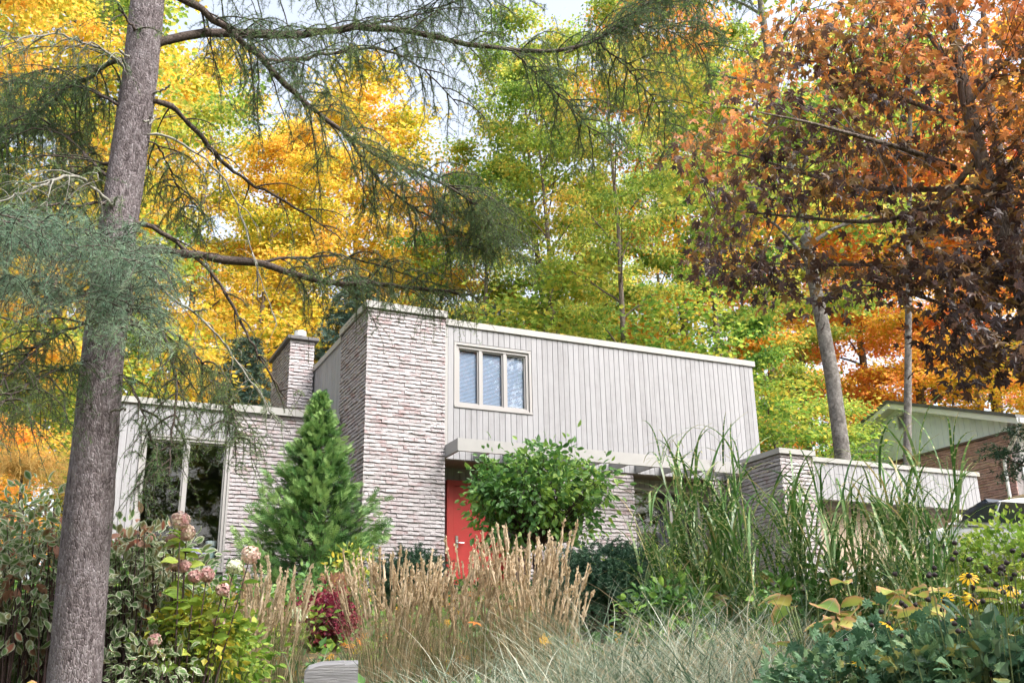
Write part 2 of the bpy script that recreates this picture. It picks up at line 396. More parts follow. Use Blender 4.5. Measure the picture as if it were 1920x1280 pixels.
M['iris'] = leafmat('iris_leaf', G((0.1,(.10,.17,.11)),(0.5,(.20,.29,.18)),(0.9,(.35,.40,.26))), .25, nscale=4)
M['tan'] = leafmat('reed_plume', G((0.1,(.38,.27,.165)),(0.5,(.55,.43,.29)),(0.9,(.66,.55,.41))), .3, nscale=4)
M['straw'] = leafmat('reed_stem', G((0.08,(.10,.13,.05)),(0.35,(.22,.185,.11)),(0.6,(.36,.28,.18)),(0.95,(.52,.42,.29))), .25, nscale=2, wa=1.0, wb=.9)
M['silver'] = leafmat('silver_grass', G((0.05,(.06,.11,.07)),(0.35,(.20,.27,.20)),(0.6,(.40,.45,.37)),(0.85,(.58,.58,.49)),(0.98,(.46,.37,.25))), .3, nscale=2.2, wa=1.2, wb=1.1)
M['tanmop'] = leafmat('tan_weeping_needle', G((0.1,(.30,.19,.05)),(0.5,(.46,.30,.09)),(0.9,(.58,.40,.14))), .3)
M['pink'] = leafmat('pink_floret', G((0.1,(.50,.26,.26)),(0.5,(.62,.42,.40)),(0.9,(.70,.60,.50))), .3, nscale=6)
M['white_fl'] = leafmat('white_floret', G((0.1,(.60,.66,.42)),(0.9,(.82,.82,.75))), .3)
M['petal'] = leafmat('yellow_petal', G((0.1,(.80,.42,.01)),(0.9,(.90,.58,.02))), .3)
M['cone'] = plain('seed_cone', (.02,.012,.012), .8)
M['stem'] = plain('green_stem', (.13,.17,.06), .7, var=.3, vscale=12)
M['stem_dark'] = plain('dark_stem', (.07,.04,.04), .8, var=.3, vscale=12)
# zebra grass: green with cream cross bands
def zebra():
    m, t, p, o = newmat('zebra_grass')
    al = attr(t, 'along'); r = attr(t, 'rnd')
    base = ramp(t, spread_fac(t, r, noise(t, 2.5, 2.0), .9, .9), G((0.05,(.035,.10,.02)),(0.5,(.085,.20,.04)),(0.8,(.20,.32,.12)),(0.97,(.46,.36,.15))))
    ph = math_n(t, 'FRACT', math_n(t, 'MULTIPLY_ADD', al, 9.0, math_n(t, 'MULTIPLY', r, 7.0)))
    band = math_n(t, 'MULTIPLY', math_n(t, 'LESS_THAN', ph, 0.2), math_n(t, 'GREATER_THAN', noise(t, 2.0, 1.0), 0.46))
    c = mixc(t, band, base, (.44, .46, .22, 1))
    tip = t.nodes.new('ShaderNodeMapRange'); tip.inputs[1].default_value = .8; tip.inputs[2].default_value = 1.0
    t.links.new(al, tip.inputs[0])
    c = mixc(t, math_n(t, 'MULTIPLY', tip.outputs[0], 0.7), c, (.55, .42, .22, 1))
    t.links.new(c, p.inputs['Base Color']); p.inputs['Roughness'].default_value = .38
    tr = t.nodes.new('ShaderNodeBsdfTranslucent'); t.links.new(c, tr.inputs[0])
    mx = t.nodes.new('ShaderNodeMixShader'); mx.inputs[0].default_value = .25
    t.links.new(p.outputs[0], mx.inputs[1]); t.links.new(tr.outputs[0], mx.inputs[2]); t.links.new(mx.outputs[0], o.inputs[0]); return m
M['zebra'] = zebra()
# hosta: green heart, yellow body, browned margin
M['hosta'] = leafmat('hosta_leaf', G((0.1,(.13,.22,.05)),(0.5,(.28,.34,.08)),(0.9,(.46,.42,.12))), .3, nscale=5, edge=((.46,.25,.13,1), .55, .95))
# ground: leaf litter and mulch
def groundmat():
    m, t, p, o = newmat('leaf_litter')
    n1 = noise(t, 9.0, 5.0); n2 = noise(t, 0.5, 3.0)
    c = ramp(t, n1, G((0.3,(.035,.028,.018)),(0.5,(.10,.075,.04)),(0.62,(.22,.15,.06)),(0.75,(.36,.23,.07))))
    c = mixc(t, math_n(t, 'MULTIPLY', ramp(t, n2, G((0.45,(0,0,0)),(0.6,(1,1,1)))), 0.6), c, (.06, .09, .025, 1))
    t.links.new(c, p.inputs['Base Color']); p.inputs['Roughness'].default_value = .95; bump(t, p, n1, .8, .05); return m
M['ground'] = groundmat()
M['asphalt'] = plain('asphalt', (.05,.05,.052), .9, var=.25, vscale=30, bmp=.4, bscale=120)
M['concrete'] = plain('concrete_drive', (.30,.29,.27), .9, var=.15, vscale=4, bmp=.3)
M['timber'] = plain('weathered_timber', (.19,.19,.205), .9, var=.35, vscale=2.0, bmp=.7, bscale=9, stretch=(1, 1, 9))

# ------------------------------------------------------------------ ground, street, driveway
def ground():
    xs = np.unique(np.r_[np.linspace(-1500, -60, 12), np.linspace(-60, 60, 121), np.linspace(60, 1500, 12)])
    ys = np.unique(np.r_[np.linspace(-1500, -20, 12), np.linspace(-20, 90, 111), np.linspace(90, 1500, 12)])
    X, Y = np.meshgrid(xs, ys); Z = gz(X, Y) + 0.03 * np.sin(X * 1.7) * np.cos(Y * 1.3)
    V = np.stack([X, Y, Z], -1).reshape(-1, 3); n = len(xs)
    i = (np.arange(len(ys) - 1)[:, None] * n + np.arange(n - 1)[None]).reshape(-1, 1)
    f = np.concatenate([i, i + 1, i + 1 + n, i + n], 1)
    o = obj('ground', mesh_np('ground', V, [f], None, True), M['ground']); o['kind'] = 'structure'
ground()
def sheet(name, x0, x1, y0, y1, nx, ny, dz, mat):
    X, Y = np.meshgrid(np.linspace(x0, x1, nx), np.linspace(y0, y1, ny)); Z = gz(X, Y) + dz
    V = np.stack([X, Y, Z], -1).reshape(-1, 3)
    i = (np.arange(ny - 1)[:, None] * nx + np.arange(nx - 1)[None]).reshape(-1, 1)
    o = obj(name, mesh_np(name, V, [np.concatenate([i, i + 1, i + 1 + nx, i + nx], 1)], None, True), mat); o['kind'] = 'structure'; return o
sheet('road', -60, 60, -7, 0.8, 61, 9, 0.05, M['asphalt'])
sheet('driveway', 14.3, 18.2, 1.2, 15.9, 12, 40, 0.08, M['concrete'])

# ------------------------------------------------------------------ the house
house = thing('modern_house', 'flat-roofed grey sided house with whitewashed brick tower and red front door', 'house', (0, 0, 0))
BL, BH, BP, CRS = 0.205, 0.061, 0.05, 0.0725          # brick length, height, depth from the mortar, course height
def brick_variant(seed):
    r = np.random.default_rng(seed)
    xs = np.array([-.5, -.17, .17, .5]) * BL; zs = np.array([-.5, .0, .5]) * BH
    V = []
    pr = 0.010 + 0.009 * r.random()
    for j, z in enumerate(zs):
        for i, x in enumerate(xs):
            y = -(pr + (0.012, 0.006, 0.0)[j] + r.normal() * 0.003)
            V.append((x + r.normal() * 0.002, y, z + (r.normal() * 0.0045 if j != 1 else 0)))
    loop = [0, 1, 2, 3, 7, 11, 10, 9, 8, 4]
    for i in loop: V.append((V[i][0], 0.012, V[i][2]))
    F = [(j * 4 + i, j * 4 + i + 1, j * 4 + i + 5, j * 4 + i + 4) for j in range(2) for i in range(3)]
    n = len(loop)
    for q in range(n): F.append((loop[q], 12 + q, 12 + (q + 1) % n, loop[(q + 1) % n]))
    return np.array(V), np.array(F)
BVAR = [brick_variant(s) for s in range(12)]
BMESH = []
for i, (v, f) in enumerate(BVAR):
    me = mesh_np('brick', v, [f], {'rnd': np.full(len(v), (i * 0.37) % 1)}); me.materials.append(M['brick']); BMESH.append(me)
rest_bricks = Buf()
single_count = 0
def lay_bricks(o, u, nrm, width, height, parent=None, singles=None, corner=(False, False)):
    """running bond on a plane: o lower-left corner, u along the wall, nrm outward. Bricks for which singles(x,z) is true become objects"""
    global single_count
    u = np.array(u, float); nrm = np.array(nrm, float); o = np.array(o, float)
    Rm = np.stack([u, -nrm, np.array([0, 0, 1.])], 1)
    rows = int(height / CRS); step = BL + 0.005
    for r in range(rows):
        z = height - (r + 0.5) * CRS
        x = -step / 2 if r % 2 else 0.0
        dzr = rng.normal() * 0.003
        while x < width - 0.005:
            a, b = max(x, 0.0), min(x + BL, width)
            if b - a > 0.03:
                k = int(rng.integers(len(BVAR))); sx = (b - a) / BL; sp = 0.8 + 0.45 * rng.random()
                c = (a + b) / 2; p = o + u * c + np.array([0, 0, z + dzr + rng.normal() * 0.002])
                if singles and single_count < 300 and singles(c, z):
                    q = bpy.data.objects.new('brick', BMESH[k]); COL.objects.link(q); q.parent = parent
                    S = Rm @ np.diag([sx, sp, 1.0])
                    q.matrix_basis = Matrix([list(S[i]) + [p[i]] for i in range(3)] + [[0, 0, 0, 1]]); single_count += 1
                else:
                    V, Fq = BVAR[k]; V = (V * np.array([sx, sp, 1.0])) @ Rm.T + p
                    rest_bricks.add(V, [Fq], rnd=float(rng.random()))
            x += step

board_me = {}
def board_mesh(wd, h):
    key = (round(wd, 3), round(h, 3))
    if key not in board_me:
        t, b = 0.018, 0.004
        pr = [(-wd/2, 0), (-wd/2, -t + b), (-wd/2 + b, -t), (wd/2 - b, -t), (wd/2, -t + b), (wd/2, 0)]
        V = [(x, y, z) for z in (0, h) for x, y in pr]
        F4 = [(i, i + 1, i + 7, i + 6) for i in range(5)]
        me = mesh_np('board', V, [F4, [(0, 3, 2), (0, 2, 1), (0, 5, 4), (0, 4, 3), (6, 8, 9), (6, 7, 8), (6, 9, 10), (6, 10, 11)]])
        me.materials.append(M['board']); board_me[key] = me
    return board_me[key]
BW = 0.1185
def lay_boards(parent, x0, x1, y, z0, z1, axis='x', holes=(), flip=1):
    """vertical boards, each an object; holes = (a0,a1,c0,c1) openings cut out of them"""
    n = max(1, round((x1 - x0) / BW)); stepw = (x1 - x0) / n
    for i in range(n):
        a = x0 + (i + 0.5) * stepw
        spans = [(z0, z1)]
        for h0, h1, c0, c1 in holes:
            if h0 < a < h1:
                spans = [s for lo, hi in spans for s in ((lo, min(hi, c0)), (max(lo, c1), hi)) if s[1] - s[0] > 0.01]
        for lo, hi in spans:
            q = bpy.data.objects.new('board', board_mesh(stepw - 0.0065, hi - lo)); COL.objects.link(q); q.parent = parent
            q.location = (a, y, lo) if axis == 'x' else (y, a, lo)
            if axis != 'x': q.rotation_euler = (0, 0, -PI / 2)
            q.location = Vector(q.location) + Vector((0, -0.0015 * (i % 3), 0) if axis == 'x' else (-0.0015 * (i % 3), 0, 0))

def wall_with_hole(name, x0, x1, y0, y1, z0, z1, hole, mat):
    b = Buf()
    if hole:
        h0, h1, c0, c1 = hole
        b.box(x0, h0, y0, y1, z0, z1); b.box(h1, x1, y0, y1, z0, z1); b.box(h0, h1, y0, y1, z0, c0); b.box(h0, h1, y0, y1, c1, z1)
    else: b.box(x0, x1, y0, y1, z0, z1)
    return obj(name, b.mesh(name), mat, house)

GZ0 = 1.2
# --- brick tower
TX0, TX1, TY0, TY1, TZ = 5.09, 6.60, 17.0, 18.75, 6.66
tower = boxpart('tower_wall', (TX0, TX1, TY0, TY1, GZ0, TZ), M['mortar'], house)
lay_bricks((TX0 - 0.02, TY0, GZ0), (1, 0, 0), (0, -1, 0), TX1 - TX0 + 0.02, TZ - GZ0, tower, lambda c, z: z + GZ0 > 2.6)
lay_bricks((TX0, TY1, GZ0), (0, -1, 0), (-1, 0, 0), TY1 - TY0 + 0.02, TZ - GZ0)
boxpart('fascia', (TX0 - .07, TX1 + .03, TY0 - .075, TY0 - .045, TZ - .005, TZ + .125), M['fascia'], house)
boxpart('fascia', (TX0 - .07, TX0 - .04, TY0 - .045, TY1, TZ - .005, TZ + .124), M['fascia'], house)
boxpart('roof', (TX0 - .04, TX1 + .03, TY0 - .045, TY1, TZ - .002, TZ + .09), M['roofing'], house)
# --- upper storey
UX0, UX1, UY, UZ0, UZ1 = 6.605, 13.87, 17.08, 3.96, 6.56
wu = (6.853, 8.402, 4.98, 6.20)                                    # opening of the upper window
upper = wall_with_hole('siding_wall', UX0, UX1, UY, UY + .2, UZ0, UZ1, wu, M['board_back'])
boxpart('corner_trim', (UX0, UX0 + .075, UY - .03, UY - .001, UZ0, UZ1), M['beam'], house)
lay_boards(upper, UX0 + .08, UX1, UY, UZ0, UZ1, holes=[(wu[0] - .05, wu[1] + .05, wu[2] - .04, wu[3] + .05)])
boxpart('fascia', (TX1 + .035, UX1 + .05, UY - .055, UY - .025, UZ1 - .01, UZ1 + .11), M['fascia'], house)
boxpart('fascia', (UX1 + .02, UX1 + .05, UY - .025, 24.0, UZ1 - .01, UZ1 + .109), M['fascia'], house)
boxpart('roof', (TX0 + .06, UX1 + .02, UY - .024, 24.0, UZ1 - .008, UZ1 + .08), M['roofing'], house)
boxpart('side_wall', (UX1 - .2, UX1, UY + .2, 24.0, 1.2, UZ1 - .009), M['board_back'], house)
boxpart('rear_wall', (TX0 + .2, UX1 - .2, 23.8, 24.0, 1.2, UZ1 - .009), M['board_back'], house)
side = boxpart('siding_wall', (TX0 + .03, TX0 + .2, TY1, 24.0, 3.5, UZ1 - .009), M['board_back'], house)
lay_boards(side, TY1 + .005, 22.0, TX0 + .03, 4.7, UZ1 - .012, axis='y')
boxpart('fascia', (TX0 - .03, TX0, TY1 + .002, 24.0, UZ1 - .01, UZ1 + .11), M['fascia'], house)
boxpart('floor_slab', (TX1, UX1 - .2, UY + .2, 23.8, UZ0 + .02, UZ0 + .2), M['room'], house)
# --- upper window: three lights with blinds
def window(name, x0, x1, y, z0, z1, mull, fw=.055, depth=.06, casing=.05, sill=True):
    """frame of butted members standing y outward; mull = list of mullion centres"""
    b = Buf()
    b.box(x0, x1, y - depth, y + .05, z1 - fw, z1); b.box(x0, x1, y - depth, y + .05, z0, z0 + fw)
    b.box(x0, x0 + fw, y - depth + .002, y + .05, z0 + fw, z1 - fw); b.box(x1 - fw, x1, y - depth + .002, y + .05, z0 + fw, z1 - fw)
    for c in mull: b.box(c - fw * .55, c + fw * .55, y - depth + .006, y + .05, z0 + fw, z1 - fw)
    w_ = obj(name, b.mesh(name), M['frame'], house)
    ed = [x0 + fw] + [v for c in mull for v in (c - fw * .55, c + fw * .55)] + [x1 - fw]
    for i in range(0, len(ed), 2):
        s = Buf(); a, c_ = ed[i], ed[i + 1]; q = .028
        s.box(a + .002, c_ - .002, y - .02, y + .02, z1 - fw - q, z1 - fw - .002); s.box(a + .002, c_ - .002, y - .02, y + .02, z0 + fw + .002, z0 + fw + q)
        s.box(a + .002, a + q, y - .018, y + .02, z0 + fw + q, z1 - fw - q); s.box(c_ - q, c_ - .002, y - .018, y + .02, z0 + fw + q, z1 - fw - q)
        obj('sash', s.mesh('sash'), M['frame'], w_)
        obj('pane', Buf().box(a + q, c_ - q, y + .0, y + .006, z0 + fw + q, z1 - fw - q).mesh('pane'), M['glass'], w_)
    if casing:
        c = Buf(); k = casing; yo = y - .05
        c.box(x0 - k, x1 + k, yo - .03, yo + .03, z1 + .002, z1 + k); c.box(x0 - k, x1 + k, yo - .05, yo + .03, z0 - k * .8, z0 - .002)
        c.box(x0 - k, x0 - .002, yo - .03, yo + .03, z0, z1); c.box(x1 + .002, x1 + k, yo - .03, yo + .03, z0, z1)
        obj('casing', c.mesh('casing'), M['frame'], w_)
    return w_, ed
mm = [wu[0] + (wu[1] - wu[0]) / 3, wu[0] + (wu[1] - wu[0]) * 2 / 3]
win, ed = window('window', wu[0] + .01, wu[1] - .01, UY + .06, wu[2] + .01, wu[3] - .01, mm, depth=.05)
for i in range(0, 6, 2):
    b = Buf(); z = wu[2] + .08
    while z < wu[3] - .1:
        x0, x1 = ed[i] + .03, ed[i + 1] - .03
        b.add([(x0, UY + .085, z - .010), (x1, UY + .085, z - .010), (x1, UY + .091, z + .009), (x0, UY + .091, z + .009)], [[(0, 1, 2, 3)]]); z += .0265
    obj('blind', b.mesh('blind'), M['blind'], win, kind='stuff')
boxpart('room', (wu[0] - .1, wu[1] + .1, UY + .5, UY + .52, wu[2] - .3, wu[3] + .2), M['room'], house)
# --- entry recess with the red door
EY, EX1 = 17.74, 8.3
boxpart('soffit', (UX0, UX1 - .2, UY + .001, UY + .95, UZ0 - .02, UZ0 - .001), M['soffit'], house)
entry = boxpart('entry_wall', (UX0, EX1 + .3, EY + .03, EY + .2, 1.2, UZ0 - .021), M['board_back'], house)
lay_boards(entry, 6.72, EX1, EY + .03, 3.70, UZ0 - .022)
fr = obj('door_frame', Buf().box(6.92, 8.16, EY - .06, EY + .02, 3.60, 3.70).box(6.92, 7.05, EY - .06, EY + .02, 1.5, 3.60).box(8.05, 8.16, EY - .06, EY + .02, 1.5, 3.60).mesh('door_frame'), M['red_trim'], house)
door = boxpart('door', (7.06, 8.04, EY - .03, EY + .015, 1.52, 3.595), M['red'], house, bevel=.004)
hb = Buf().box(7.10, 7.15, EY - .045, EY - .03, 2.44, 2.66); tubes(hb, [(7.125, EY - .06, 2.53), (7.16, EY - .085, 2.53), (7.25, EY - .085, 2.53)], [.012, .011, .010], 8); tubes(hb, [(7.125, EY - .03, 2.53), (7.125, EY - .05, 2.53), (7.125, EY - .075, 2.53)], [.012]*3, 8)
obj('handle', hb.mesh('handle', False), M['metal'], door)
boxpart('step', (6.65, 8.3, 16.2, EY - .06, 1.1, 1.48), M['concrete'], house)
# --- lower brick wall, window recess, brick return
LX0, LX1, LY = 8.3, 10.66, 17.10
lower = boxpart('brick_wall', (LX0, LX1, LY, LY + .6, GZ0, UZ0 - .022), M['mortar'], house)
lay_bricks((LX0, LY, GZ0), (1, 0, 0), (0, -1, 0), LX1 - LX0, UZ0 - GZ0 - .03)
WX0, WX1, WY = 10.66, 12.56, 17.45
hd = boxpart('header_wall', (WX0, WX1, WY, WY + .2, 3.77, UZ0 - .022), M['board_back'], house)
lay_boards(hd, WX0, WX1, WY, 3.77, UZ0 - .024)
window('window', WX0 + .01, WX1 - .12, WY + .02, 1.9, 3.765, [11.72], casing=0)
boxpart('jamb_trim', (WX1 - .115, WX1, WY - .05, WY + .1, 1.5, 3.765), M['frame'], house)
boxpart('sill_wall', (WX0, WX1, WY, WY + .2, 1.2, 1.895), M['board_back'], house)
lr = boxpart('brick_return', (WX1, 12.9, LY, LY + .6, GZ0, UZ0 - .022), M['mortar'], house)
lay_bricks((WX1, LY, GZ0), (1, 0, 0), (0, -1, 0), 12.9 - WX1, UZ0 - GZ0 - .03)
# room behind the lower window
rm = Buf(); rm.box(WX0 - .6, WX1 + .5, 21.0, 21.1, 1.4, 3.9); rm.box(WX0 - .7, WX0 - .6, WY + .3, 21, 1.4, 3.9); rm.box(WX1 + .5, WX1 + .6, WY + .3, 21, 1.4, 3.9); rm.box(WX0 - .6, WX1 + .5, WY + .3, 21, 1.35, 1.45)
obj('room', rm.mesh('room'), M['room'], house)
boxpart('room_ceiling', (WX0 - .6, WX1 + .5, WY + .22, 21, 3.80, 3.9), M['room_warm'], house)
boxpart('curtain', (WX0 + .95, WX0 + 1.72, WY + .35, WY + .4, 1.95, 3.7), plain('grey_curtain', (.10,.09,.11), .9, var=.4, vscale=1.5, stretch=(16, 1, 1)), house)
# --- canopy: beam and open rafters
CY = 16.36
can = boxpart('canopy_beam', (TX1 + .004, 12.86, CY, CY + .05, 3.96, 4.19), M['beam'], house)
boxpart('canopy_end', (TX1 + .004, TX1 + .054, CY + .051, UY - .026, 3.962, 4.188), M['beam'], can)
x = TX1 + .62
while x < 12.85:
    boxpart('rafter', (x, x + .042, CY + .051, UY - .026, 3.966, 4.16), M['beam'], can); x += .582
# --- brick pier and garage on the driveway side
PX0, PX1, PY, PZ = 12.9, 13.69, 15.3, 4.17
pier = boxpart('pier_wall', (PX0, PX1, PY, UY - .03, 1.3, PZ), M['mortar'], house)
lay_bricks((PX0, PY, 1.3), (1, 0, 0), (0, -1, 0), PX1 - PX0, PZ - 1.3)
lay_bricks((PX0, UY - .05, 1.3), (0, -1, 0), (-1, 0, 0), UY - .05 - PY + .02, PZ - 1.3)
boxpart('fascia', (PX0 - .07, PX1 + .03, PY - .075, PY - .045, PZ - .003, PZ + .1), M['fascia'], house)
boxpart('fascia', (PX0 - .07, PX0 - .04, PY - .045, UY - .03, PZ - .003, PZ + .099), M['fascia'], house)
boxpart('roof', (PX0 - .04, PX1 + .03, PY - .045, UY - .03, PZ - .002, PZ + .07), M['roofing'], house)
gar = boxpart('garage_wall', (PX1 + .001, 18.33, 15.45, 15.6, 3.37, 4.12), M['board_back'], house)
lay_boards(gar, PX1 + .06, 18.33, 15.45, 3.37, 4.12)
boxpart('fascia', (PX1 + .035, 18.38, 15.395, 15.425, 4.11, 4.20), M['fascia'], house)
boxpart('roof', (PX1 + .035, 18.33, 15.426, 17.5, 4.122, 4.19), M['roofing'], house)
boxpart('side_wall', (18.15, 18.33, 15.6, 17.5, 1.5, 4.121), M['board'], house)
tanw = plain('tan_garage_door', (.42,.33,.25), .6, var=.08)
boxpart('lintel', (PX1 + .002, 18.15, 15.61, 15.9, 3.25, 3.369), M['soffit'], house)
for i in range(5): boxpart('garage_door_panel', (PX1 + .01, 18.14, 15.92, 15.96, 1.5 + i * .36, 1.855 + i * .36), tanw, house, bevel=.006)
# --- low wing with the tall window
VX0, VX1, VY, VZ = 1.0, 5.09, 18.62, 4.88
ww = (1.522, 3.02, 2.0, 4.30)
wing = wall_with_hole('wing_wall', VX0, 3.06, VY, VY + .2, 1.2, VZ, ww, M['board_back'])
lay_boards(wing, VX0, 3.05, VY, 1.2, VZ, holes=[(ww[0] - .05, ww[1] + .05, ww[2] - .05, ww[3] + .05)])
wb = boxpart('brick_wall', (3.062, VX1, VY - .02, VY + .5, GZ0, VZ), M['mortar'], house)
lay_bricks((3.062, VY - .02, GZ0), (1, 0, 0), (0, -1, 0), VX1 - 3.062, VZ - GZ0)
boxpart('fascia', (VX0 - .05, 3.02, VY - .07, VY - .04, VZ - .01, VZ + .10), M['fascia'], house)
boxpart('fascia', (3.03, VX1 - .06, VY - .12, VY - .09, VZ - .01, VZ + .125), M['fascia'], house)
boxpart('fascia', (VX0 - .05, VX0 - .02, VY - .039, 23.5, VZ - .01, VZ + .099), M['fascia'], house)
boxpart('roof', (VX0 - .02, VX1 - .045, VY - .039, 23.5, VZ + .001, VZ + .08), M['roofing'], house)
boxpart('side_wall', (VX0, VX0 + .2, VY + .2, 23.5, 1.2, VZ), M['board'], house)
boxpart('rear_wall', (VX0 + .2, VX1, 23.3, 23.5, 1.2, VZ), M['room'], house)
boxpart('room_floor', (VX0 + .2, VX1, VY + .2, 23.3, 1.5, 1.6), M['room'], house)
boxpart('room_ceiling', (VX0 + .2, VX1, VY + .2, 23.3, 4.5, 4.6), M['room'], house)
wwin, _ = window('window', ww[0], ww[1], VY + .03, ww[2], ww[3], [2.28], fw=.05, depth=.06, casing=.04)
# --- chimney
CX0, CX1, CY0, CY1 = 4.55, 5.06, 20.95, 22.75
ch = boxpart('chimney', (CX0, CX1, CY0, CY1, 4.9, 7.22), M['mortar'], house)
lay_bricks((CX0 - .02, CY0, 4.9), (1, 0, 0), (0, -1, 0), CX1 - CX0 + .02, 2.32)
lay_bricks((CX0, CY1, 4.9), (0, -1, 0), (-1, 0, 0), CY1 - CY0 + .02, 2.32)
boxpart('cap', (CX0 - .1, CX1 + .08, CY0 - .1, CY1 + .06, 7.225, 7.30), M['dark'], ch, bevel=.008)
fb = Buf()
tubes(fb, [(4.83, 21.35, 7.3), (4.83, 21.35, 7.34), (4.83, 21.35, 7.36)], [.17, .17, .12], 20); tubes(fb, [(4.83, 21.35, 7.34), (4.83, 21.35, 7.4), (4.83, 21.35, 7.46)], [.1, .1, .1], 20)
tubes(fb, [(4.83, 21.35, 7.44), (4.83, 21.35, 7.445), (4.83, 21.35, 7.56), (4.83, 21.35, 7.565)], [.02, .14, .14, .0], 20)
obj('flue', fb.mesh('flue', False), M['galv'], ch)
obj('brickwork', rest_bricks.mesh('brickwork'), M['brick'], house, kind='stuff')

# things on the sill inside the tall window
bx = boxpart('carton', (2.52, 2.78, VY + .16, VY + .26, 2.30, 2.40), plain('lilac_carton', (.55,.45,.75), .5, var=.25, vscale=9), None)
tag(bx, 'small white and lilac carton on the ledge inside the tall window', 'box')
jr = thing('storage_jar', 'pale green jar with striped lid inside the tall window', 'jar', (2.86, VY + .22, 2.22))
b = Buf(); tubes(b, [(0, 0, 0), (0, 0, .005), (0, 0, .2), (0, 0, .215)], [.0, .07, .085, .0], 16); obj('body', b.mesh('body'), plain('pale_green_jar', (.42,.55,.50), .4), jr)
b = Buf(); tubes(b, [(0, 0, .216), (0, 0, .22), (0, 0, .31), (0, 0, .312)], [.0, .09, .095, .0], 16); obj('lid', b.mesh('lid'), plain('striped_lid', (.55,.58,.56), .5, var=.5, vscale=1, stretch=(40, 40, 1)), jr)
tb = thing('window_bench', 'low brown bench inside the tall window', 'bench', (0, 0, 0))
boxpart('top', (2.3, 3.0, VY + .1, VY + .4, 2.18, 2.22), plain('brown_wood', (.16,.10,.06), .6), tb); boxpart('front', (2.32, 2.98, VY + .13, VY + .38, 1.6, 2.178), plain('brown_wood_front', (.13,.08,.05), .6), tb)
boxpart('carton_base', (2.50, 2.80, VY + .14, VY + .28, 2.2205, 2.299), M['room'], tb)

# ------------------------------------------------------------------ the neighbouring house
NX, NYp, NZp, NH = 24.0, 22.72, 8.13, 3.9
nb = thing('neighbour_house', 'brick house with pale blue-grey sided gable beyond the driveway', 'house')
eave = NZp - NH * 0.345
M['nsiding'] = boardmat('pale_blue_siding', (.78,.85,.95,1), (.72,.79,.89,1))
V = [(NX, NYp - NH + .1, 6.42), (NX, NYp + NH - .1, 6.42), (NX, NYp + NH - .1, eave), (NX, NYp, NZp - .08), (NX, NYp - NH + .1, eave)]
V2 = [(x + .2, y, z) for x, y, z in V]
gab = obj('gable_wall', mesh_np('gable_wall', V + V2, [[(0, 2, 1), (0, 3, 2), (0, 4, 3), (5, 6, 7), (5, 7, 8), (5, 8, 9)]]), M['nsiding'], nb)
y = NYp - NH + .12
k = 0
while y < NYp + NH - .2:
    top = NZp - .1 - abs(y + .1 - NYp) * .345 - .03
    q = bpy.data.objects.new('board', board_mesh(.19, 1.0)); COL.objects.link(q); q.parent = gab
    q.rotation_euler = (0, 0, -PI / 2); q.location = (NX - .002 * (1 + k % 2), y + .1, 6.43); q.scale = (1, 1, top - 6.43); k += 1
    q.material_slots[0].link = 'OBJECT'; q.material_slots[0].material = M['nsiding']; y += .2
bwall = boxpart('brick_wall', (NX + .02, NX + .3, NYp - NH + .15, NYp + NH, 3.4, 6.36), M['mortar'], nb)
M['nbrick'] = brickmat('red_brown_brick', (.55,.36,.33,1), (.47,.28,.26,1), (.35,.19,.17,1), 0.66)
save, rest_bricks = rest_bricks, Buf()
_bl = BL
lay_bricks((NX + .02, NYp + 2.0, 3.4), (0, -1, 0), (-1, 0, 0), NH + 1.85, 2.96)
obj('brickwork', rest_bricks.mesh('brickwork'), M['nbrick'], nb, kind='stuff'); rest_bricks = save
boxpart('trim', (NX - .05, NX + .02, NYp - NH + .1, NYp + NH, 6.362, 6.42), plain('dark_trim', (.13,.09,.085), .7), nb)
M['white'] = plain('white_paint', (.78,.79,.80), .5)
boxpart('front_wall', (NX + .3, NX + 9, NYp - NH + .1, NYp - NH + .3, 3.4, eave - .02), M['white'], nb)
for s in (-1, 1):
    p0 = np.array([NYp, NZp]); p1 = np.array([NYp + s * (NH + .55), NZp - (NH + .55) * .345])
    for nm, xa, xb, za, zb, mt in (('bargeboard', NX - .42, NX - .38, -.17, .0, 'white'), ('roof_slope', NX - .45, NX + 12, .003, .1, 'roofing'), ('soffit', NX - .379, NX + .02, -.13, -.1, 'white')):
        V = [(xa, *(p0 + (0, za))), (xb, *(p0 + (0, za))), (xb, *(p1 + (0, za))), (xa, *(p1 + (0, za))), (xa, *(p0 + (0, zb))), (xb, *(p0 + (0, zb))), (xb, *(p1 + (0, zb))), (xa, *(p1 + (0, zb)))]
        obj(nm, mesh_np(nm, V, [[(0, 3, 2, 1), (4, 5, 6, 7), (0, 1, 5, 4), (1, 2, 6, 5), (2, 3, 7, 6), (3, 0, 4, 7)]]), M[mt], nb)
boxpart('gutter', (NX - .38, NX + 12, NYp - NH - .62, NYp - NH - .5, eave - .33, eave - .2), M['white'], nb)
vb = Buf().box(NX - .05, NX - .03, 22.42, 22.46, 7.32, 7.78).box(NX - .05, NX - .03, 22.74, 22.78, 7.32, 7.78).box(NX - .05, NX - .03, 22.46, 22.74, 7.74, 7.78).box(NX - .05, NX - .03, 22.46, 22.74, 7.32, 7.36)
vent = obj('vent', vb.mesh('vent'), plain('vent_frame', (.55,.57,.58), .6), nb)
boxpart('backing', (NX - .027, NX - .022, 22.46, 22.74, 7.36, 7.74), plain('vent_dark', (.03,.03,.03), .9), vent)
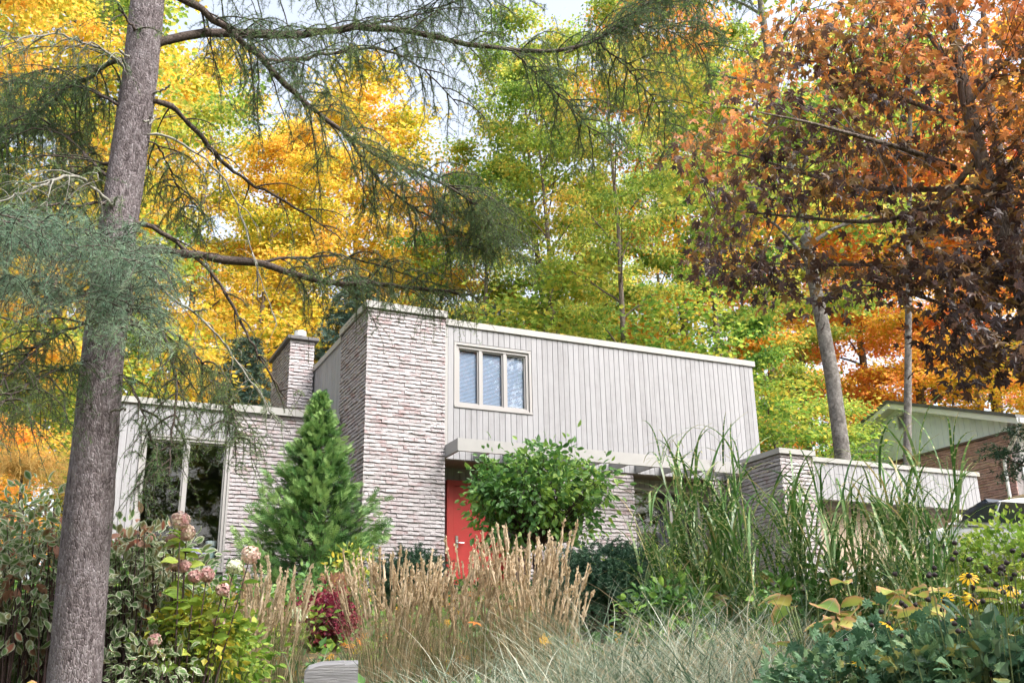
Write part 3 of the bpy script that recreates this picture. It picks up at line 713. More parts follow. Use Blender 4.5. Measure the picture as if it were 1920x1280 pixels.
for i in range(9):
    z = 7.375 + i * .04; V = [(NX - .05, 22.462, z), (NX - .05, 22.738, z), (NX - .03, 22.738, z + .03), (NX - .03, 22.462, z + .03), (NX - .048, 22.462, z - .006), (NX - .048, 22.738, z - .006)]
    obj('slat', mesh_np('slat', V, [[(0, 1, 2, 3), (4, 5, 1, 0)]]), plain('vent_slat', (.30,.31,.32), .7) if i == 0 else bpy.data.materials['vent_slat'], vent)
b = Buf(); tubes(b, smoothpath([(NX - .3, NYp - NH - .5, eave - .3), (NX - .3, NYp - NH - .45, eave - .5), (NX - .1, NYp - NH + .05, eave - .85), (NX - .08, NYp - NH + .35, eave - 1.0), (NX - .08, NYp - NH + .36, eave - 1.6), (NX - .08, NYp - NH + .36, 3.4)], 26), np.full(26, .05), 8)
obj('downspout', b.mesh('downspout', True), M['white'], nb)

# ------------------------------------------------------------------ trees
def curve_path(p0, d0, d1, L, n, jit=0.04):
    """a limb that starts along d0 and bends to d1"""
    d0 = unit(np.asarray(d0, float)); d1 = unit(np.asarray(d1, float))
    P = [np.asarray(p0, float)]; w_ = np.zeros(3)
    for i in range(n - 1):
        t = i / (n - 1); w_ = 0.7 * w_ + rng.normal(size=3) * jit
        P.append(P[-1] + unit(d0 * (1 - t) + d1 * t + w_) * (L / (n - 1)))
    return np.array(P)

def maple_meshes(seed, H=24.0, base=0.2, spread=4.6, nleaf=30000, lsize=0.165, r0=0.24, nl=22, flat=0.55):
    """trunk mesh (with limbs) and crown mesh of a forest-grown maple: layered, flattened leaf sprays"""
    global rng
    keep, rng = rng, np.random.default_rng(seed)
    tb = Buf(); lb = Buf()
    trunk = curve_path((0, 0, -0.4), (rng.normal() * .05, rng.normal() * .05, 1), (rng.normal() * .1, rng.normal() * .1, 1), H * .94, 14, .03)
    tubes(tb, trunk, r0 * (1 - np.linspace(0, 1, 14) ** 1.2 * .93), 9)
    cpos = []
    for i in range(nl):
        h = base + (0.97 - base) * (i + rng.random() * .7) / nl
        k = h / .94 * 13; a = int(min(k, 12)); p0 = trunk[a] + (trunk[a + 1] - trunk[a]) * min(1, k - a)
        az = i * 2.4 + rng.normal() * .4; u = (h - base) / (1 - base)
        prof = (0.55 + 0.9 * u) if u < .45 else (0.955 - (u - .45) * 1.25)
        L = max(.8, spread * max(.2, prof) * (0.75 + .5 * rng.random()))
        o_ = np.array([math.cos(az), math.sin(az), 0]); up0 = .55 + .7 * u
        limb = curve_path(p0, o_ + (0, 0, up0), o_ + (0, 0, .05 + .5 * u), L, 9, .07)
        rl = max(.018, r0 * .30 * (1 - u * .6)); tubes(tb, limb, rl * (1 - np.linspace(0, 1, 9) * .85), 5)
        for j in range(7):
            t = .25 + .75 * (j + rng.random()) / 7; q = limb[min(8, int(t * 8))]
            sgn = 1 if j % 2 else -1; a2 = az + sgn * (.5 + .7 * rng.random())
            d = np.array([math.cos(a2), math.sin(a2), .12 + .25 * rng.random()])
            L2 = L * .45 * (1.15 - t * .6) * (.7 + .6 * rng.random()) + .35
            tw = curve_path(q, d, d - (0, 0, .35), L2, 5, .12); tubes(tb, tw, rl * .32 * (1 - np.linspace(0, 1, 5) * .8), 4)
            for m_ in range(2, 5): cpos.append((tw[m_], .34 + .22 * rng.random(), d))
        cpos.append((limb[-1], .5, o_))
    C = np.array([c[0] for c in cpos]); S = np.array([c[1] for c in cpos])
    per = rng.multinomial(nleaf, S ** 2 / (S ** 2).sum())
    idx = np.repeat(np.arange(len(C)), per)
    off = rng.normal(size=(len(idx), 3)) * S[idx][:, None] * np.array([1, 1, .22]) * .85
    pos = C[idx] + off
    nrm = rdir(len(idx), 1.0 / flat, 1.0); d = unit(off * (1, 1, .3) + rng.normal(size=off.shape) * .4 + (0, 0, -.25))
    stamp(lb, KITE, pos, d, nrm, lsize * (.65 + .6 * rng.random(len(idx))))
    a, b = tb.mesh('maple_trunk', True), lb.mesh('maple_crown')
    rng = keep
    return a, b, H

PROTO = [maple_meshes(1, 24, .22, 4.4), maple_meshes(2, 25, .16, 5.0), maple_meshes(3, 23, .28, 4.2), maple_meshes(4, 26, .2, 4.8, 26000)]
SMALL = maple_meshes(7, 7.0, .12, 2.3, 9000, .12, .07, 14)
def place_tree(proto, name, label, px, Dh, ytop, leaf, bark='maple_bark', group=None, rz=None, wide=1.0, cat='tree', pyb=900):
    p = ath(px, pyb, Dh); z = gzf(p[0], p[1])
    ztop = ath(px, ytop, Dh)[2]; s = (ztop - z) / (proto[2] * 0.97)
    t = thing(name, label, cat, (p[0], p[1], z), rng.random() * 6.28 if rz is None else rz, group)
    t.scale = (s * wide, s * wide, s)
    obj('trunk', proto[0], M[bark], t); obj('crown', proto[1], M[leaf], t)
    return t
# (pixel column at roof height, distance, pixel row of the top, leaf, prototype, width, label)
WOOD = [
 (-160, 22, -260, 'leaf_gold', 1, 1.0, 'golden maple with trunk leaning beside the low wing side wall'),
 (40, 27, -330, 'leaf_lime', 0, 1.0, 'tall lime-yellow maple directly behind the rough larch trunk'),
 (170, 34, -190, 'leaf_gold', 2, 1.05, 'bright yellow maple rising behind the low wing roof'),
 (330, 38, 60, 'leaf_gold', 3, .9, 'tall yellow maple between larch trunk and brick chimney'),
 (485, 36, 230, 'leaf_gold', 0, 1.0, 'golden maple with bare straight trunk just behind the chimney cap'),
 (600, 40, 250, 'leaf_gold', 1, 1.0, 'golden maple above the chimney and spruce tip'),
 (735, 43, 190, 'leaf_gold', 2, 1.1, 'yellow maple seen over the brick tower'),
 (830, 40, 330, 'leaf_amber', 3, .8, 'low orange-gold maple over the tower parapet'),
 (935, 38, 240, 'leaf_green', 1, .95, 'green maple with dark shaded crown above the three-light window'),
 (1045, 36, 130, 'leaf_lime', 0, .85, 'lime maple with dark slanting trunk behind the flat roof'),
 (1105, 40, 30, 'leaf_lime', 2, .8, 'slim yellow-green maple beside the forked grey trunk'),
 (1185, 31, 20, 'leaf_lime', 3, .72, 'tall maple with forked pale grey trunk above the sided wall'),
 (1280, 38, -70, 'leaf_amber', 1, .9, 'maple with orange crown top against the white sky'),
 (1350, 33, 60, 'leaf_green', 2, .8, 'green and yellow maple near the end of the flat roof'),
 (1450, 40, 60, 'leaf_lime', 0, .9, 'yellow-green maple behind the roof corner and garage pier'),
 (1530, 44, 120, 'leaf_amber', 1, 1.0, 'orange maple seen past the roof corner'),
 (1655, 46, 140, 'leaf_red', 3, 1.1, 'coral red maple behind the slender grey trunk'),
 (1760, 44, 60, 'leaf_amber', 0, 1.0, 'orange maple above the neighbour gable peak'),
 (1880, 42, 0, 'leaf_red', 2, 1.1, 'pink-red maple behind the neighbour roof slope'),
 (2030, 40, -60, 'leaf_amber', 1, 1.0, 'orange maple beyond the far end of the neighbour roof'),
]
for px, Dh, yt, leaf, k, wd, lab in WOOD:
    place_tree(PROTO[k], 'maple_tree', lab, px, Dh, yt, leaf, group='maples in the wood behind the house', wide=wd)
FARL = {'leaf_gold': 'distant yellow maple deep in the wood', 'leaf_lime': 'distant lime-green maple deep in the wood', 'leaf_amber': 'distant orange maple deep in the wood', 'leaf_red': 'distant red maple deep in the wood'}
FARW = [' beyond the wing garden', ' beyond the tan weeping conifer', ' behind the larch trunk', ' over the low wing roof', ' between larch trunk and wing spruce', ' behind the wing spruce', ' behind the chimney', ' behind the tower spruce', ' over the tower parapet', ' above the three-light window', ' over the middle of the flat roof', ' behind the forked grey trunk', ' over the end of the flat roof', ' behind the garage trunk', ' behind the slender grey trunk', ' over the neighbour roof', ' beyond the pruned pine', ' past the neighbour house']
for i, px in enumerate(range(-100, 2101, 130)):
    leaf = 'leaf_gold' if px < 800 else ('leaf_lime' if px < 1400 else ('leaf_amber' if i % 2 else 'leaf_red'))
    place_tree(PROTO[i % 4], 'maple_tree', FARL[leaf] + FARW[i], px + rng.normal() * 25, 58 + rng.random() * 14, 430 + rng.normal() * 30 - (120 if px < 300 or px > 1300 else 0), leaf, group='far maples')
for i in range(22):   # across the street, mirrored in the glass
    x, y = (-17 + i * 5.2 + rng.normal(), -12.5 + rng.normal()) if i < 12 else (-16 + (i - 12) * 7 + rng.normal(), -23 + rng.normal())
    t = thing('maple_tree', 'green maple across the street mirrored in the window glass', 'tree', (x, y, gzf(x, y)), i * 1.3, 'maples across the street', .85 if i < 12 else 1.1); obj('trunk', PROTO[i % 4][0], M['maple_bark'], t); obj('crown', PROTO[i % 4][1], M['leaf_green'], t)
# the two trunks standing by the garage
place_tree(maple_meshes(9, 22, .30, 4.6, 24000, .15, .20), 'maple_tree', 'grey-trunked maple with a dark branch collar standing behind the garage roof', 1583, 25.2, -420, 'leaf_lime', 'grey_bark', rz=1.2)
t = thing('young_ash_tree', 'slender smooth pale grey trunk rising straight beside the garage roof', 'tree', (0, 0, 0))
pb = ath(1672, 900, 25.4); pt = ath(1677, 430, 24.8); zb = gzf(pb[0], pb[1])
base = np.array([pb[0], pb[1], zb - .2]); up = (pt - pb) / (pt[2] - pb[2])
P = np.array([base + up * h for h in np.linspace(0, 15.5, 12)]); b = Buf(); tubes(b, P, np.linspace(.112, .03, 12), 12)
lb = Buf(); C = []
for i in range(16):
    q = P[7] + (P[-1] - P[7]) * (i / 15); az = i * 2.4; d = np.array([math.cos(az), math.sin(az), .8]); L = 2.0 - i * .07
    lm = curve_path(q, d, d, L, 6, .06); tubes(b, lm, np.linspace(.028, .006, 6), 5); C += [lm[3], lm[4], lm[5]]
C = np.array(C); ii = rng.integers(len(C), size=5000); off = rng.normal(size=(5000, 3)) * .35
stamp(lb, KITE, C[ii] + off, rdir(5000, -.3), rdir(5000, 1.2), .11 * (.7 + .6 * rng.random(5000)))
obj('trunk', b.mesh('trunk', True), M['grey_bark'], t); obj('crown', lb.mesh('crown'), M['leaf_lime'], t)
# understory
for px, Dh, yt, leaf, lab in [(1465, 30, 690, 'leaf_green', 'low green maple sapling behind the roof corner'), (1530, 32, 745, 'leaf_lime', 'yellow-green sapling between the garage roof and grey trunk'),
        (1730, 40, 640, 'leaf_amber', 'orange sapling above the neighbour roof ridge'), (1850, 42, 650, 'leaf_gold', 'yellow sapling beyond the neighbour roof slope'),
        (20, 24, 690, 'leaf_lime', 'bushy lime sapling beside the variegated shrubs'), (110, 27, 620, 'leaf_lime', 'lime sapling half hidden by the larch trunk'), (-60, 19, 760, 'leaf_amber', 'orange sapling at the edge of the wing garden'),
        (230, 31, 640, 'leaf_gold', 'yellow sapling behind the corner of the low wing roof'), (350, 33, 660, 'leaf_gold', 'golden sapling behind the low wing fascia'), (560, 36, 600, 'leaf_gold', 'golden sapling behind the chimney stack'), (1300, 33, 600, 'leaf_green', 'green sapling peering over the upper fascia'), (1060, 34, 560, 'leaf_lime', 'lime sapling over the middle of the upper fascia')]:
    place_tree(SMALL, 'maple_sapling', lab, px, Dh, yt, leaf, group='understory saplings', wide=1.25, cat='sapling')

# spruces: whorled drooping boughs
def spruce_meshes(seed, H=9.0, R=2.2, n=34):
    global rng
    keep, rng = rng, np.random.default_rng(seed)
    tb = Buf(); lb = Buf()
    tubes(tb, [(0, 0, -.3), (0, 0, H * .5), (0, 0, H)], [.13, .08, .01], 7)
    pos = []; dr = []
    for i in range(n):
        h = .08 + .9 * i / n
        for k in range(7):
            az = k * 2 * PI / 7 + i * .9 + rng.normal() * .2; L = R * (1 - h) ** .85 * (.8 + .35 * rng.random()) + .1
            o_ = np.array([math.cos(az), math.sin(az), 0.0]); bough = curve_path((0, 0, h * H), o_ + (0, 0, .1), o_ - (0, 0, .35 - .3 * h), L, 6, .03)
            tubes(tb, bough, np.linspace(.02, .004, 6), 4)
            for m_ in range(max(3, int(L * 9))):
                q = resample(bough, 12)[1 + int(rng.integers(11))]; s = np.array([-o_[1], o_[0], 0]) * rng.choice([-1, 1])
                for w_ in range(6):
                    l_ = .09 * w_ / 2; pos.append(q + (s * .8 + o_ * .6) * l_ - (0, 0, .03 * w_ / 2)); dr.append(s * .7 + o_ * .7 - (0, 0, .1))
    pos = np.array(pos) + rng.normal(size=(len(pos), 3)) * .025; dr = np.array(dr)
    stamp(lb, YEW_TUFT, pos, dr + rng.normal(size=dr.shape) * .2, rdir(len(pos), 1), .11 + .05 * rng.random(len(pos)))
    a = tb.mesh('spruce_trunk', True), lb.mesh('spruce_crown'), H / .97
    rng = keep; return a
SPR = spruce_meshes(21)
for px, Dh, yt, lab in [(445, 30, 615, 'dark blue-green spruce behind the low wing roof'), (655, 31, 500, 'spruce with tiered boughs behind the brick tower'), (932, 34, 555, 'blue spruce tip just over the upper fascia')]:
    place_tree(SPR, 'spruce_tree', lab, px, Dh, yt, 'spruce', 'branch_bark', 'spruces behind the house', wide=1.25 if Dh < 33 else .8)

# ------------------------------------------------------------------ the bronze maple over the driveway
def inpoly(x, y, poly):
    c = np.zeros(len(x), bool); n = len(poly)
    for i in range(n):
        x1, y1 = poly[i]; x2, y2 = poly[(i + 1) % n]
        c ^= ((y1 > y) != (y2 > y)) & (x < (x2 - x1) * (y - y1) / (y2 - y1 + 1e-9) + x1)
    return c
def bronze():
    D0 = 13.5
    t = thing('bronze_maple_tree', 'maple with large bronze and orange leaves overhanging the driveway and garage', 'tree')
    tb = Buf()
    foot = ath(2080, 900, D0); foot[2] = gzf(foot[0], foot[1]) - .2
    tr = smoothpath([foot, ath(2020, 860, D0), ath(1925, 560, D0), ath(1845, 340, D0), ath(1815, 200, D0), ath(1790, 100, D0 + .2), ath(1770, -80, D0 + .4), ath(1740, -320, D0 + .4)], 24)
    tubes(tb, tr, np.linspace(.17, .035, 24), 10)
    t2 = smoothpath([ath(1925, 560, D0), ath(1880, 330, D0 + .9), ath(1850, 160, D0 + 1.4), ath(1840, -60, D0 + 1.6)], 14); tubes(tb, t2, np.linspace(.1, .03, 14), 8)
    limbs = [[(1795,232),(1725,195),(1650,175),(1560,120),(1480,110)], [(1790,315),(1700,280),(1625,260),(1520,230),(1420,210)], [(1850,350),(1740,357),(1610,355),(1550,340),(1480,315),(1350,280),(1250,275)],
             [(1925,540),(1760,510),(1650,495),(1540,497),(1470,495),(1350,490)], [(1960,640),(1850,600),(1740,560),(1640,530),(1560,545)], [(1800,150),(1740,60),(1650,0),(1560,-30)], [(1810,200),(1880,120),(1960,60)],
             [(1940,600),(1870,650),(1830,690),(1800,730)], [(1850,360),(1900,300),(1990,260),(2080,240)], [(1930,560),(2000,520),(2100,500)], [(1830,300),(1760,390),(1640,420),(1420,400),(1340,390)]]
    LP = []
    for k, L in enumerate(limbs):
        dd = rng.normal() * 1.0
        P = smoothpath([ath(x, y, D0 + dd * i / (len(L) - 1) + (0 if i else 0)) for i, (x, y) in enumerate(L)], 14); LP.append(P)
        tubes(tb, P, np.linspace(.045, .008, 14), 6)
    allp = np.concatenate(LP + [tr[12:]])
    poly = [(1440,40),(1600,-60),(2100,-200),(2150,660),(1930,715),(1800,735),(1740,650),(1640,620),(1560,590),(1440,560),(1310,520),(1290,470),(1330,400),(1290,340),(1220,290),(1230,245),(1340,215),(1400,120)]
    n = 690
    x = rng.uniform(1200, 2160, 6000); y = rng.uniform(-210, 770, 6000); ok = inpoly(x, y, poly)
    # thinner where the wood shows through the middle of the crown
    thin = ((x > 1380) & (x < 1680) & (y > 375) & (y < 470)) | ((x > 1440) & (x < 1720) & (y > 540))
    ok &= ~(thin & (rng.random(6000) < .88)); x = x[ok][:n]; y = y[ok][:n]
    C = np.array([ath(a, b, D0 + rng.normal() * .9) for a, b in zip(x, y)])
    d2 = ((C[:, None] - allp[None]) ** 2).sum(2); near = allp[d2.argmin(1)]
    tw = np.stack([near, near * .55 + C * .45 + (0, 0, .06), C], 1); tw += rng.normal(size=tw.shape) * .02
    tubes(tb, tw, np.tile([.009, .006, .003], (len(C), 1)), 3)
    per = 15; N = len(C) * per; ii = np.repeat(np.arange(len(C)), per)
    tt = rng.random(N)[:, None]; off = rng.normal(size=(N, 3)) * (.165, .165, .12)
    pos = C[ii] * (1 - .25 * tt) + near[ii] * .25 * tt + off
    d = unit(off + (0, 0, -.22) + rng.normal(size=(N, 3)) * .12); nrm = rdir(N, .9)
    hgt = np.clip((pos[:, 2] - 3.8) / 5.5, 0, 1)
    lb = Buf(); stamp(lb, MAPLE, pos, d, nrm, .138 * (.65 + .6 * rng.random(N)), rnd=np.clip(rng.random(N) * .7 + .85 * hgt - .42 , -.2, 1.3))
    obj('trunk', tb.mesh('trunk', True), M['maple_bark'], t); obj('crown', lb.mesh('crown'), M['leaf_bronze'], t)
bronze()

# ------------------------------------------------------------------ the larch by the street
LY0 = 7.2
larch = thing('larch_tree', 'tall larch with scaly grey-brown trunk and long drooping branches before the wing', 'tree')
prof = [(1420,128,112),(1330,136,100),(1280,140,96),(1120,152,92),(960,166,88),(800,180,80),(640,194,74),(480,212,70),(300,240,66),(150,262,62),(0,277,60),(-200,300,56),(-500,332,50),(-900,375,40),(-1500,430,26)]
LP = np.array([onY(x, y, LY0) for y, x, w_ in prof]); LR = np.array([w_ / 2 / F_PX * float(RC[2] @ p) for (y, x, w_), p in zip(prof, LP)])
LP = np.vstack([[LP[0][0], LY0, -.5], LP]); LR = np.r_[LR[0] * 1.35, LR]
def scaly_trunk():
    n, k = 260, 40
    P = smoothpath(LP, n); s = np.linspace(0, 1, n); zz = P[:, 2]; R = np.interp(zz, LP[:, 2], LR)
    a = np.arange(k) * 2 * PI / k
    g = np.random.default_rng(8); rough = g.normal(size=(n, k)) * .5
    rough = (rough + np.roll(rough, 1, 0) + np.roll(rough, -1, 0) + .5 * np.roll(rough, 1, 1)) / 2
    low = np.sin(3 * a[None] + zz[:, None] * .7) * .02 + np.sin(5 * a[None] - zz[:, None] * 1.9) * .015
    RR = R[:, None] * (1 + .022 * rough + low)
    for yk, xk in ((680, 120), (760, 175), (770, 215), (985, 165), (700, 150), (1000, 140), (480, 210), (270, 215), (900, 205), (560, 175), (1090, 130)):   # old branch knots
        q = onY(xk, yk, LY0); az = g.uniform(-2.6, -.5); i0 = np.abs(zz - q[2]).argmin()
        bumpv = np.exp(-((zz[:, None] - zz[i0]) / .035) ** 2 - ((np.angle(np.exp(1j * (a[None] - az)))) / .22) ** 2); RR += bumpv * .022
    V = P[:, None, :] + RR[..., None] * np.stack([np.cos(a), np.sin(a), np.zeros(k)], -1)[None]
    i = np.arange(n - 1)[:, None] * k; j = np.arange(k)[None]; j2 = (j + 1) % k
    f = np.stack([i + j, i + j2, i + k + j2, i + k + j], -1).reshape(-1, 4)
    return mesh_np('trunk', V.reshape(-1, 3), [f], None, True)
obj('trunk', scaly_trunk(), M['larch_bark'], larch)

def larch_branch(px, D1, r0, r1, nsec=0, seclen=.6, dens=1.0, mat='needle', bark='branch_bark', tuftsize=.031, start=.12, D0=7.1, hang=1.0, leafy=1.0):
    """px: traced centre line; D1: distance of the tip; nsec side shoots carrying hanging twigs with needle tufts"""
    n = len(px); q = [ath(x, y, D0 + (D1 - D0) * i / (n - 1)) for i, (x, y) in enumerate(px)]
    if D0 == 7.1:                                   # grown out of the trunk
        zc = q[0][2] - .03; q = [np.array([np.interp(zc, LP[:, 2], LP[:, 0]), np.interp(zc, LP[:, 2], LP[:, 1]), zc])] + q
    P = smoothpath(q, 30); P[1:-1] += rng.normal(size=(28, 3)) * .006
    wb = Buf(); tubes(wb, P, np.linspace(r0, r1, 30) * (1 + .12 * rng.normal(size=30)), 7)
    pos = []; drs = []; L = np.linalg.norm(np.diff(P, axis=0), axis=1).sum()
    tws = []
    for s in range(nsec):
        t = start + (1 - start) * (s + rng.random()) / nsec; k = min(28, int(t * 29)); p0 = P[k]; tan = unit(P[k + 1] - P[k])
        sd_ = unit(np.cross(tan, (0, 0, 1))) * (1 if s % 2 else -1)
        d0 = tan * (.5 + .4 * rng.random()) + sd_ * (.4 + .6 * rng.random()) + (0, 0, .15 + rng.normal() * .25)
        ln = seclen * (.55 + .7 * rng.random()) * (1.1 - .45 * t)
        sec = curve_path(p0, d0, unit(d0) * .5 + (0, 0, -1.0 * hang), ln, 9, .10); tubes(wb, sec, np.linspace(.0075, .002, 9), 4)
        for m_ in range(int(9 * dens * (.6 + ln))):
            k2 = 1 + int(rng.integers(8)); dd = rng.normal(size=3) * .6 + (0, 0, -.55 * hang)
            tws.append(curve_path(sec[k2], dd, unit(dd) * .4 + (0, 0, -1.0 * hang), .10 + .24 * rng.random(), 6, .10))
        ss = resample(sec, 16)
        if rng.random() < leafy:
            for q_ in ss[2:]: pos.append(q_); drs.append(rng.normal(size=3))
    if tws:
        tws = np.array(tws); tubes(wb, tws, np.tile(np.linspace(.0028, .0012, 6), (len(tws), 1)), 3)
        keep = tws[rng.random(len(tws)) < leafy]
        for tw in keep:
            for q_ in resample(tw, 9): pos.append(q_); drs.append(rng.normal(size=3))
    br = obj('branch', wb.mesh('branch', True), M[bark], larch)
    if pos:
        pos = np.array(pos); drs = np.array(drs); lb = Buf()
        stamp(lb, LARCH_TUFT, pos, drs, rdir(len(pos), .1), tuftsize * (.7 + .6 * rng.random(len(pos))))
        obj('foliage', lb.mesh('foliage'), M[mat], br)
    return br
LB = larch_branch
LB([(300,78),(350,60),(430,55),(520,75),(600,62),(690,45),(780,58),(850,80),(950,95),(1050,100),(1110,85),(1160,50),(1215,5)], 8.6, .038, .012, 46, .8, 1.25)
LB([(335,-20),(400,35),(480,95),(540,170),(600,215),(650,250),(700,290),(760,320),(840,345),(900,390)], 7.6, .034, .008, 44, .85, 1.5)
LB([(497,115),(560,112),(640,95),(720,88),(800,130),(860,200)], 8.2, .018, .005, 20, .75, 1.2, D0=7.22)
LB([(648,250),(700,330),(760,380),(830,420),(880,470)], 7.9, .014, .004, 18, .6, 1.4, D0=7.38)
LB([(300,182),(330,205),(380,260),(430,320),(500,360),(590,410),(640,450)], 8.2, .024, .005, 10, .55, .7, leafy=.45)
LB([(270,250),(300,246),(350,275),(410,315),(440,370),(460,430),(490,520),(515,600)], 7.4, .010, .003, 8, .35, .5, bark='pale_bark', leafy=.2)
LB([(265,465),(350,472),(430,490),(500,492),(560,520),(640,532),(720,530),(800,545),(885,552)], 8.0, .036, .012, 26, .6, 1.0, start=.45)
LB([(470,492),(560,482),(640,478),(700,492),(780,520),(830,560)], 8.2, .013, .004, 18, .5, 1.1, D0=7.39)
LB([(250,408),(300,430),(345,465),(390,500),(430,560),(460,620),(500,690),(537,748)], 7.5, .019, .006, 12, .4, .6, leafy=.4)
LB([(262,480),(290,530),(320,555),(370,590),(400,615),(440,670),(480,725),(505,775),(522,798)], 7.2, .012, .004, 10, .4, .6, bark='pale_bark', leafy=.5)
LB([(245,575),(285,590),(315,640),(332,700),(332,740),(322,815),(317,890)], 6.9, .017, .005, 20, .42, 1.0)
LB([(302,615),(350,640),(395,700),(430,760),(450,830)], 7.0, .008, .003, 18, .4, 1.2, D0=7.05)
LB([(235,700),(262,760),(285,830),(300,880)], 6.9, .007, .003, 10, .3, .8)
LB([(220,388),(190,365),(150,330),(110,335),(60,355),(-20,385)], 6.6, .014, .005, 12, .4, .7, bark='pale_bark', leafy=.5)
LB([(190,375),(150,388),(110,380),(60,392),(-20,402)], 6.6, .012, .004, 10, .4, .8)
LB([(240,130),(200,95),(150,75),(100,60),(30,75),(-40,110)], 6.7, .011, .004, 14, .4, .8, bark='pale_bark', leafy=.4)
LB([(255,58),(225,20),(208,-20)], 6.9, .012, .008, 4, .3, .6)
LB([(232,102),(170,142),(110,175),(50,240),(-40,320)], 8.6, .020, .006, 34, .75, 1.4)
LB([(210,300),(160,320),(110,365),(40,420)], 8.4, .014, .005, 22, .6, 1.3)
LB([(215,190),(150,160),(80,165),(0,150),(-60,160)], 8.8, .014, .005, 26, .7, 1.3)
LB([(200,330),(130,260),(60,210),(-30,190)], 9.0, .013, .004, 24, .7, 1.4)
LB([(290,260),(320,320),(345,380),(350,430)], 8.3, .009, .003, 16, .4, 1.3)
LB([(330,-60),(460,-30),(600,-20),(760,-40),(900,-20)], 8.0, .03, .008, 34, .9, 1.2)
LB([(1120,80),(1170,120),(1220,180),(1260,240)], 8.9, .010, .003, 16, .7, 1.5, D0=8.36)
LB([(960,96),(1020,150),(1080,210),(1120,260)], 8.6, .010, .003, 18, .65, 1.4, D0=8.11)
LB([(1060,100),(1120,70),(1190,45),(1260,60),(1330,90)], 9.0, .012, .004, 30, 1.0, 1.3, D0=8.25)
LB([(1130,75),(1190,20),(1260,-10),(1330,0)], 9.2, .012, .004, 26, 1.1, 1.3, D0=8.4)
LB([(820,340),(870,360),(910,400),(930,450)], 7.8, .008, .003, 20, .7, 1.6, D0=7.53)
LB([(695,46),(780,30),(860,0),(940,-10)], 8.4, .012, .004, 24, .8, 1.2, D0=7.74)
for px in ([(300,172),(318,160)], [(293,215),(282,232),(268,226)], [(232,100),(222,92)], [(205,770),(236,765)], [(150,690),(140,700)]): LB(px, 7.0, .012, .006, 0, bark='pale_bark')
# the pale near spray crossing the trunk, and lower left shoots
for px, d1 in (([(205,500),(120,470),(40,450),(-40,440)], 5.4), ([(215,470),(150,430),(60,415),(-30,420)], 5.2), ([(190,560),(110,540),(30,520),(-40,530)], 5.5), ([(240,520),(250,560),(240,620)], 5.5), ([(200,450),(230,470),(270,500)], 5.6)):
    LB(px, d1, .009, .003, 24, .42, 1.35, mat='needle_blue', start=.06, hang=.5, tuftsize=.03)
LB([(180,600),(120,620),(60,660),(0,720),(-40,760)], 6.2, .010, .004, 22, .5, 1.3)
LB([(165,700),(110,690),(50,720),(-30,790)], 6.0, .008, .003, 16, .5, 1.2)

# ------------------------------------------------------------------ the garden
def gpos(px, Dh, py=1200):
    p = ath(px, py, Dh); p[2] = gzf(p[0], p[1]); return p
def ztop(px, py, Dh): return float(ath(px, py, Dh)[2])

def ellipsoid_clusters(c, r, k, shell=.55, zmin=-1.0):
    v = rdir(k * 3); v = v[v[:, 2] > zmin][:k]; rad = (shell + (1 - shell) * rng.random(len(v))) ** .7
    return np.asarray(c) + v * rad[:, None] * np.asarray(r), v
def leafy(c, r, k, per, tmpl, size, sig, droop=.25, up=.8, shell=.5, zmin=-1.0, wid=None, outw=.6):
    """clustered leaves through an ellipsoid"""
    C, v = ellipsoid_clusters(c, r, k, shell, zmin); N = len(C) * per; ii = np.repeat(np.arange(len(C)), per)
    off = rng.normal(size=(N, 3)) * sig; pos = C[ii] + off
    d = unit(off / sig * .6 + v[ii] * outw + rng.normal(size=(N, 3)) * .4 - (0, 0, droop)); nrm = unit(rdir(N, up) + v[ii] * .5)
    b = Buf(); stamp(b, tmpl, pos, d, nrm, size * (.65 + .65 * rng.random(N)), wid=wid)
    return b, C

